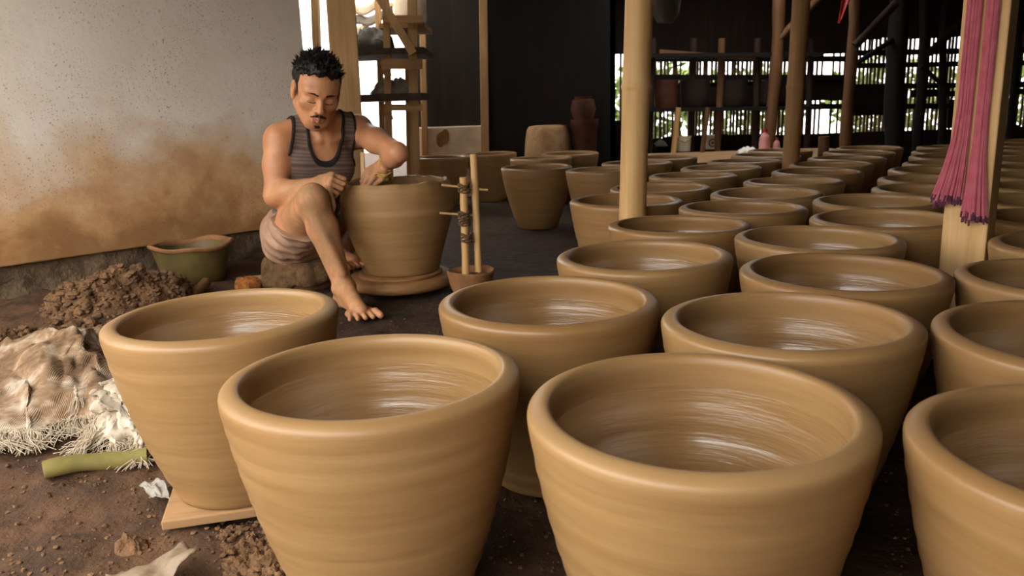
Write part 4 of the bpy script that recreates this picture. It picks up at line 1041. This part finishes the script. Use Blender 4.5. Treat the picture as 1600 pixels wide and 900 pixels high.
# ------------------------------------------------------------------ gauge of sticks in a small bowl
gb = gz(736, 472); gb = V(gb[0], gb[1]+.06, 0); ge = empty('pot_gauge', gb); ge.location.z = 0
MB().lathe([(0,0),(.055,0),(.062,.01),(.078,.055),(.086,.095),(.089,.104),(.084,.108),(.077,.1),(.06,.07),(0,.065)], 40, wob=lambda r_, z, a, i: (r_*(1+.012*math.sin(3*a)), z+(.003*math.sin(2*a) if z > .05 else 0))).build('bowl', M['terracotta'], ge)
MB().lathe([(0,.092),(.05,.09),(.076,.08),(.072,.07),(0,.07)], 24, wob=lambda r_, z, a, i: (r_*(1+.06*math.sin(4*a)), z+.006*math.sin(3*a+i))).build('clay_fill', M['soil'], ge)
def gl(x, y, dy=0): return at(x, y, gb[1]+dy)-V(gb[0], gb[1], 0)
def stick(name, a, b_, r_, mat, n=10):
    a = V(*a); b_ = V(*b_); return MB().tube([a+(b_-a)*t for t in np.linspace(0, 1, n)], [r_*(1+.05*math.sin(t*19)) for t in np.linspace(0, 1, n)], 12).build(name, M[mat], ge)
a = gl(728, 430); a[2] = .07; stick('upright_stick', a, gl(724, 277), .014, 'bamboo')
a = gl(748, 428, .02); a[2] = .07; stick('upright_stick', a, gl(740, 241, .02), .0135, 'bamboo')
stick('cross_stick', gl(690, 289, -.01), gl(762, 297, .03), .0042, 'bamboo'); stick('cross_stick', gl(687, 333, -.01), gl(750, 337, .03), .0042, 'bamboo')
for (x, y, hgt, n) in ((725, 295, .03, 4), (725, 342, .05, 7), (729, 372, .03, 4)):
    tw = MB(); c = gl(x, y); T_ = np.linspace(0, 6.3*n, 14*n)
    tw.tube([c+V(.0185*math.cos(q), .0185*math.sin(q), (q/T_[-1]-.5)*hgt+.004*math.sin(q*2.3)) for q in T_], [.0045+.0015*math.sin(q*2.3) for q in T_], 6).build('twine', M['burlap'], ge)
for (x, y) in ((745, 295), (748, 336)): pass
tag(ge, 'small clay bowl holding two upright bamboo sticks with thin cross sticks', 'gauge')

# ------------------------------------------------------------------ things along the foot of the plaster wall
bc = gz(284, 456); bc = V(bc[0], bc[1]+.15, 0); bs = empty('basin', bc); bs.location.z = fz(*bc[:2])-.004
MB().lathe([(0,0),(.112,0),(.118,.008),(.128,.05),(.142,.1),(.152,.14),(.157,.152),(.15,.15),(.138,.1),(.12,.05),(.1,.03),(0,.03)], 56).build('body', M['green_glaze'], bs)
MB().lathe([(.150,.146),(.158,.148),(.166,.155),(.167,.163),(.161,.168),(.152,.166),(.148,.158),(.150,.146)], 56, wob=lambda r_, z, a, i: (r_*(1+.02*math.sin(2*a+.6)+.012*math.sin(5*a)), z+.005*math.sin(2*a)+.004*math.sin(5*a+1)), cap=False).build('rim', M['terracotta'], bs)['label'] = 'uneven terracotta rim'
t = NT('murky_water'); t.bump(t.noise(t.vec(), 18, 2), .1, .01); M['water'] = t.out(srgb(58, 62, 40), .08, .5)
MB().lathe([(0,.118),(.143,.118),(.143,.112),(0,.112)], 40).build('water', M['water'], bs)['label'] = 'murky green water'
tag(bs, 'green-brown glazed basin with uneven clay rim by the wall foot', 'basin')
def clod(k, p, r_, rr):
    n = 3; vs_ = []; ph = (1+5**.5)/2
    for v_ in ((-1,ph,0),(1,ph,0),(-1,-ph,0),(1,-ph,0),(0,-1,ph),(0,1,ph),(0,-1,-ph),(0,1,-ph),(ph,0,-1),(ph,0,1),(-ph,0,-1),(-ph,0,1)): vs_.append(V(*p)+V(*v_)/1.9*r_*rr.uniform(.65, 1.25)*V(1,1,.75))
    k.add(vs_, [(0,11,5),(0,5,1),(0,1,7),(0,7,10),(0,10,11),(1,5,9),(5,11,4),(11,10,2),(10,7,6),(7,1,8),(3,9,4),(3,4,2),(3,2,6),(3,6,8),(3,8,9),(4,9,5),(2,4,11),(6,2,10),(8,6,7),(9,8,1)])
def mound(name, c, rx, ry, h, amp, frq, mat, lab, cat, seed, n=70, rz=0):
    k = MB(); co, si = math.cos(rz), math.sin(rz); us = np.linspace(-1, 1, n); U_, V_ = np.meshgrid(us, us)
    e = np.clip(1-(U_**2+V_**2), 0, 1); p = np.stack([U_*rx*frq+seed, V_*ry*frq, U_*0+seed], -1)
    nz_ = fbm(p, 4); bil = np.abs(fbm(p*2.1+5, 3)); Z = h*e**.8*(1+.35*nz_) + amp*(bil-.2)*np.minimum(1, e*6)
    ox = fbm(p*1.7+11, 3)*amp*.5*np.minimum(1, e*5); oy = fbm(p*1.7+23, 3)*amp*.5*np.minimum(1, e*5)
    Z = np.where(e <= 0, -.02, Z)
    X_ = c[0]+(U_*rx)*co-(V_*ry)*si+ox; Y_ = c[1]+(U_*rx)*si+(V_*ry)*co+oy; Z = c[2]+Z
    k.v = list(map(tuple, np.stack([X_.ravel(), Y_.ravel(), Z.ravel()], 1))); k.f = [(j*n+i, j*n+i+1, (j+1)*n+i+1, (j+1)*n+i) for j in range(n-1) for i in range(n-1) if max(e[j,i], e[j+1,i+1], e[j,i+1], e[j+1,i]) > 0]
    if n >= 50:
        rr = np.random.RandomState(seed); ok = np.argwhere(e[:-1,:-1] > .02)
        for j, i in ok[rr.randint(0, len(ok), n*18)]:
            r_ = .003+.017*rr.rand()**2.6; clod(k, (X_[j,i], Y_[j,i], Z[j,i]+r_*.2), r_, rr)
    return tag(k.build(name, M[mat]), lab, cat)
wang = math.atan2(wd[1], wd[0])
c = gz(165, 500); c = V(c[0]+.0, c[1]+.13, fz(c[0], c[1])-.01)
mound('soil_heap', c, .26, .17, .17, .035, 9, 'soil', 'crumbly heap of brown soil against the wall foot left of the basin', 'soil', 4, 90, wang)
c = gz(255, 470); mound('soil_heap', V(c[0], c[1]+.02, fz(c[0], c[1])-.01), .12, .08, .05, .02, 14, 'soil', 'small low soil heap in front of the basin', 'soil', 8, 50, wang)
c = gz(60, 560); mound('soil_ridge', V(c[0]-.2, c[1]+.05, fz(c[0], c[1])-.015), .38, .09, .05, .03, 10, 'soil', 'low soil ridge behind the sack', 'soil', 13, 60, wang)
# coconut husk
c = gz(386, 457); k = MB(); rr = np.random.RandomState(4); e = empty('coconut_husk', (c[0], c[1]+.03, fz(c[0], c[1])))
MB().lathe([(0,0),(.03,.003),(.048,.02),(.052,.038),(.042,.058),(.02,.068),(0,.07)], 24, wob=lambda r_, z, a, i: (r_*(1+.08*math.sin(5*a+i)), z)).build('core', M['husk'], e)
for i in range(160):
    d = nrm(rr.normal(size=3)); d[2] = abs(d[2]); p = V(0,0,.032)+d*V(.05,.05,.036); t_ = nrm(np.cross(d, rr.normal(size=3))); k.tube([p-t_*.012, p+d*.004, p+t_*.014+d*.004], [.0012,.0014,.0006], 4)
k.build('fibres', M['husk'], e)['kind'] = 'stuff'
tag(e, 'orange-brown coconut husk on the ground left of the potter\'s seat', 'husk')
a = gz(408, 452); o = MB().beam(V(a[0]-.13, a[1]+.09, fz(a[0], a[1])+.016), V(a[0]+.03, a[1]+.13, fz(a[0], a[1])+.02), .09, .022, (0,1,0)).build('board_offcut', M['plank'], None, False, .003); tag(o, 'short board offcut on the ground by the potter\'s seat', 'board')
a = gz(300, 470); b_ = gz(324, 458); tag(MB().tube([V(a[0], a[1], fz(a[0], a[1])+.012), V(b_[0], b_[1], fz(b_[0], b_[1])+.035)], [.016,.02], 10).build('wood_stick', M['bamboo_old']), 'short stick lying against the basin foot', 'stick')

# ------------------------------------------------------------------ torn sack with frayed edges
def sheet(name, c00, c10, c01, c11, amp, seed, nu, nv, lab, fringe_edges, crown=0., frn=420, mat='sack'):
    def P_(u, v):
        p = (c00*(1-u)+c10*u)*(1-v)+(c01*(1-u)+c11*u)*v
        q = V(u*3.2+seed, v*2.6, seed); f = float(fbm(q, 4)); g = float(fbm(q*2.3+4, 3)); ed = min(1, 6*min(u, 1-u, v, 1-v)+.25)
        p = p+V(.03*f, .03*g, 0); rid = abs(float(fbm(q*1.3+9, 3)))
        p[2] = p[2]+max(0, amp*(.35+f*.9+.8*(.5-rid))*ed)+crown*math.sin(math.pi*u)*math.sin(math.pi*v)
        p[2] = max(p[2], fz(p[0], p[1])+.004); return p
    e = empty(name, (c00+c11)/2); e.location.z = 0; L0 = V(*e.location)
    o = MB().grid(lambda u, v: P_(u, v)-L0, nu, nv).build('cloth', M[mat], e); m = o.modifiers.new('t', 'SOLIDIFY'); m.thickness = .003; m.offset = 1
    k = MB(); rr = np.random.RandomState(seed)
    for (e0, e1) in fringe_edges:
        for i in range(frn):
            t = rr.rand(); u = e0[0]+(e1[0]-e0[0])*t; v = e0[1]+(e1[1]-e0[1])*t
            p = P_(u, v); out = p-P_(u+(.5-u)*.15, v+(.5-v)*.15); out = nrm(out*V(1,1,0)); ln = rr.uniform(.01, .05)*(1.6 if rr.rand() < .1 else 1)
            sd = np.cross(out, V(0,0,1)); w1 = rr.normal()*.5; w2 = rr.normal()*.9; pts = []
            for s_ in np.linspace(0, 1, 6):
                z = p[2]+.004+rr.uniform(0, .006)-max(0, (p[2]-fz(p[0], p[1])-.004))*s_
                q = p+out*(ln*s_-.004)+sd*ln*(w1*s_*s_+w2*.3*math.sin(s_*5)); q[2] = max(z, fz(q[0], q[1])+.003); pts.append(q-L0)
            k.tube(pts, .0009, 4, False)
    f_ = k.build('frayed_threads', M['thread'], e); f_['kind'] = 'stuff'
    return tag(e, lab, 'sack', 'torn woven sacks on the ground')
def g3(x, y, z): p = gz(x, y, z); return V(p[0], p[1], z)
sheet('woven_sack', g3(-90, 700, .02), g3(176, 655, .03), g3(-90, 555, .07), g3(172, 512, .10), 0.042, 3, 80, 60, 'dirty off-white woven sack crumpled on the ground, the larger one', (((0,0),(1,0)),), .02, 520)
sheet('woven_sack', g3(148, 694, .012), g3(222, 698, .012), g3(120, 606, .085), g3(192, 590, .10), .008, 6, 34, 34, 'small whiter sack flap with frayed hem beside the leftmost pot', (((0,0),(1,0)), ((0,0),(0,1))), .015, 260, 'sack_pale')
# green stem
a = gz(70, 742); b_ = gz(232, 712); m_ = (a+b_)/2
k = MB(); ts = np.linspace(0, 1, 16); za = fz(a[0], a[1])+.02; zb_ = fz(b_[0], b_[1])+.02
pts = [a+(b_-a)*t+V(0, .008*math.sin(t*3.1), za+(zb_-za)*t+.003*math.sin(t*7)) for t in ts]; pts[-1] = pts[-1]
e = empty('plant_stem', pts[0]); L0 = V(*e.location)
MB().tube([p-L0 for p in pts], [.0215+.001*math.sin(t*13) for t in ts], 14, True, .85).build('stalk', M['stem'], e)
MB().tube([pts[0]-L0+(pts[0]-pts[1])*.02, pts[0]-L0+(pts[0]-pts[1])*.06], [.017,.016], 14).build('cut_end', M['plank'], e)
tag(e, 'cut green plant stem lying on the ground left of the leftmost pot', 'stem')
# plastic scraps
def scrap(corners, amp, seed, lab, mat='plastic', zz=.02):
    c_ = [g3(x, y, z) for x, y, z in corners]
    def fn(u, v):
        p = (c_[0]*(1-u)+c_[1]*u)*(1-v)+(c_[3]*(1-u)+c_[2]*u)*v; p[2] = max(p[2]+amp*float(fbm(V(u*4+seed, v*4, 1), 3)), fz(p[0], p[1])+.003); return p
    o = MB().grid(fn, 22, 16).build('plastic_scrap', M[mat]); m = o.modifiers.new('t', 'SOLIDIFY'); m.thickness = .002; m.offset = 1; return tag(o, lab, 'scrap', 'scraps on the ground')
scrap(((217, 757, .01), (256, 748, .025), (266, 782, .014), (240, 776, .01)), .006, 2, 'cloudy plastic scrap sticking out beside the board under the pot')
scrap(((165, 905, .006), (215, 935, .012), (310, 866, .03), (288, 852, .02)), .008, 5, 'crumpled pale wrapping sheet at the bottom left edge', 'wrapping')
# crumbs and clods
rr = np.random.RandomState(9); k = MB()
for x0, x1, y0, y1, n, r0, r1 in ((345, 470, 800, 905, 420, .003, .011), (0, 460, 690, 905, 520, .0015, .006), (60, 330, 480, 560, 300, .003, .012), (330, 700, 440, 540, 160, .002, .006), (760, 900, 740, 905, 70, .0015, .005), (1380, 1430, 650, 905, 40, .002, .005)):
    for i in range(n):
        p = gz(rr.uniform(x0, x1), rr.uniform(y0, y1)); r_ = r0+(r1-r0)*rr.rand()**2.5; clod(k, (p[0], p[1], fz(p[0], p[1])+r_*.3), r_, rr)
tag(k.build('soil_crumbs', M['soil']), 'loose soil crumbs strewn over the earth floor', 'soil', kind='stuff')
for x, y, r_, lab in ((205, 850, .022, 'brown soil clod on the ground above the pale wrapping sheet'), (388, 845, .02, 'soil clod among the crumbs left of the second pot'), (420, 875, .024, 'soil clod close to the second pot\'s lower side')):
    p = gz(x, y); c_ = V(p[0], p[1], fz(p[0], p[1])-.004); mound('soil_clod', c_, r_*1.3, r_, r_*1.1, .012, 40, 'soil', lab, 'clod', int(x), 26)
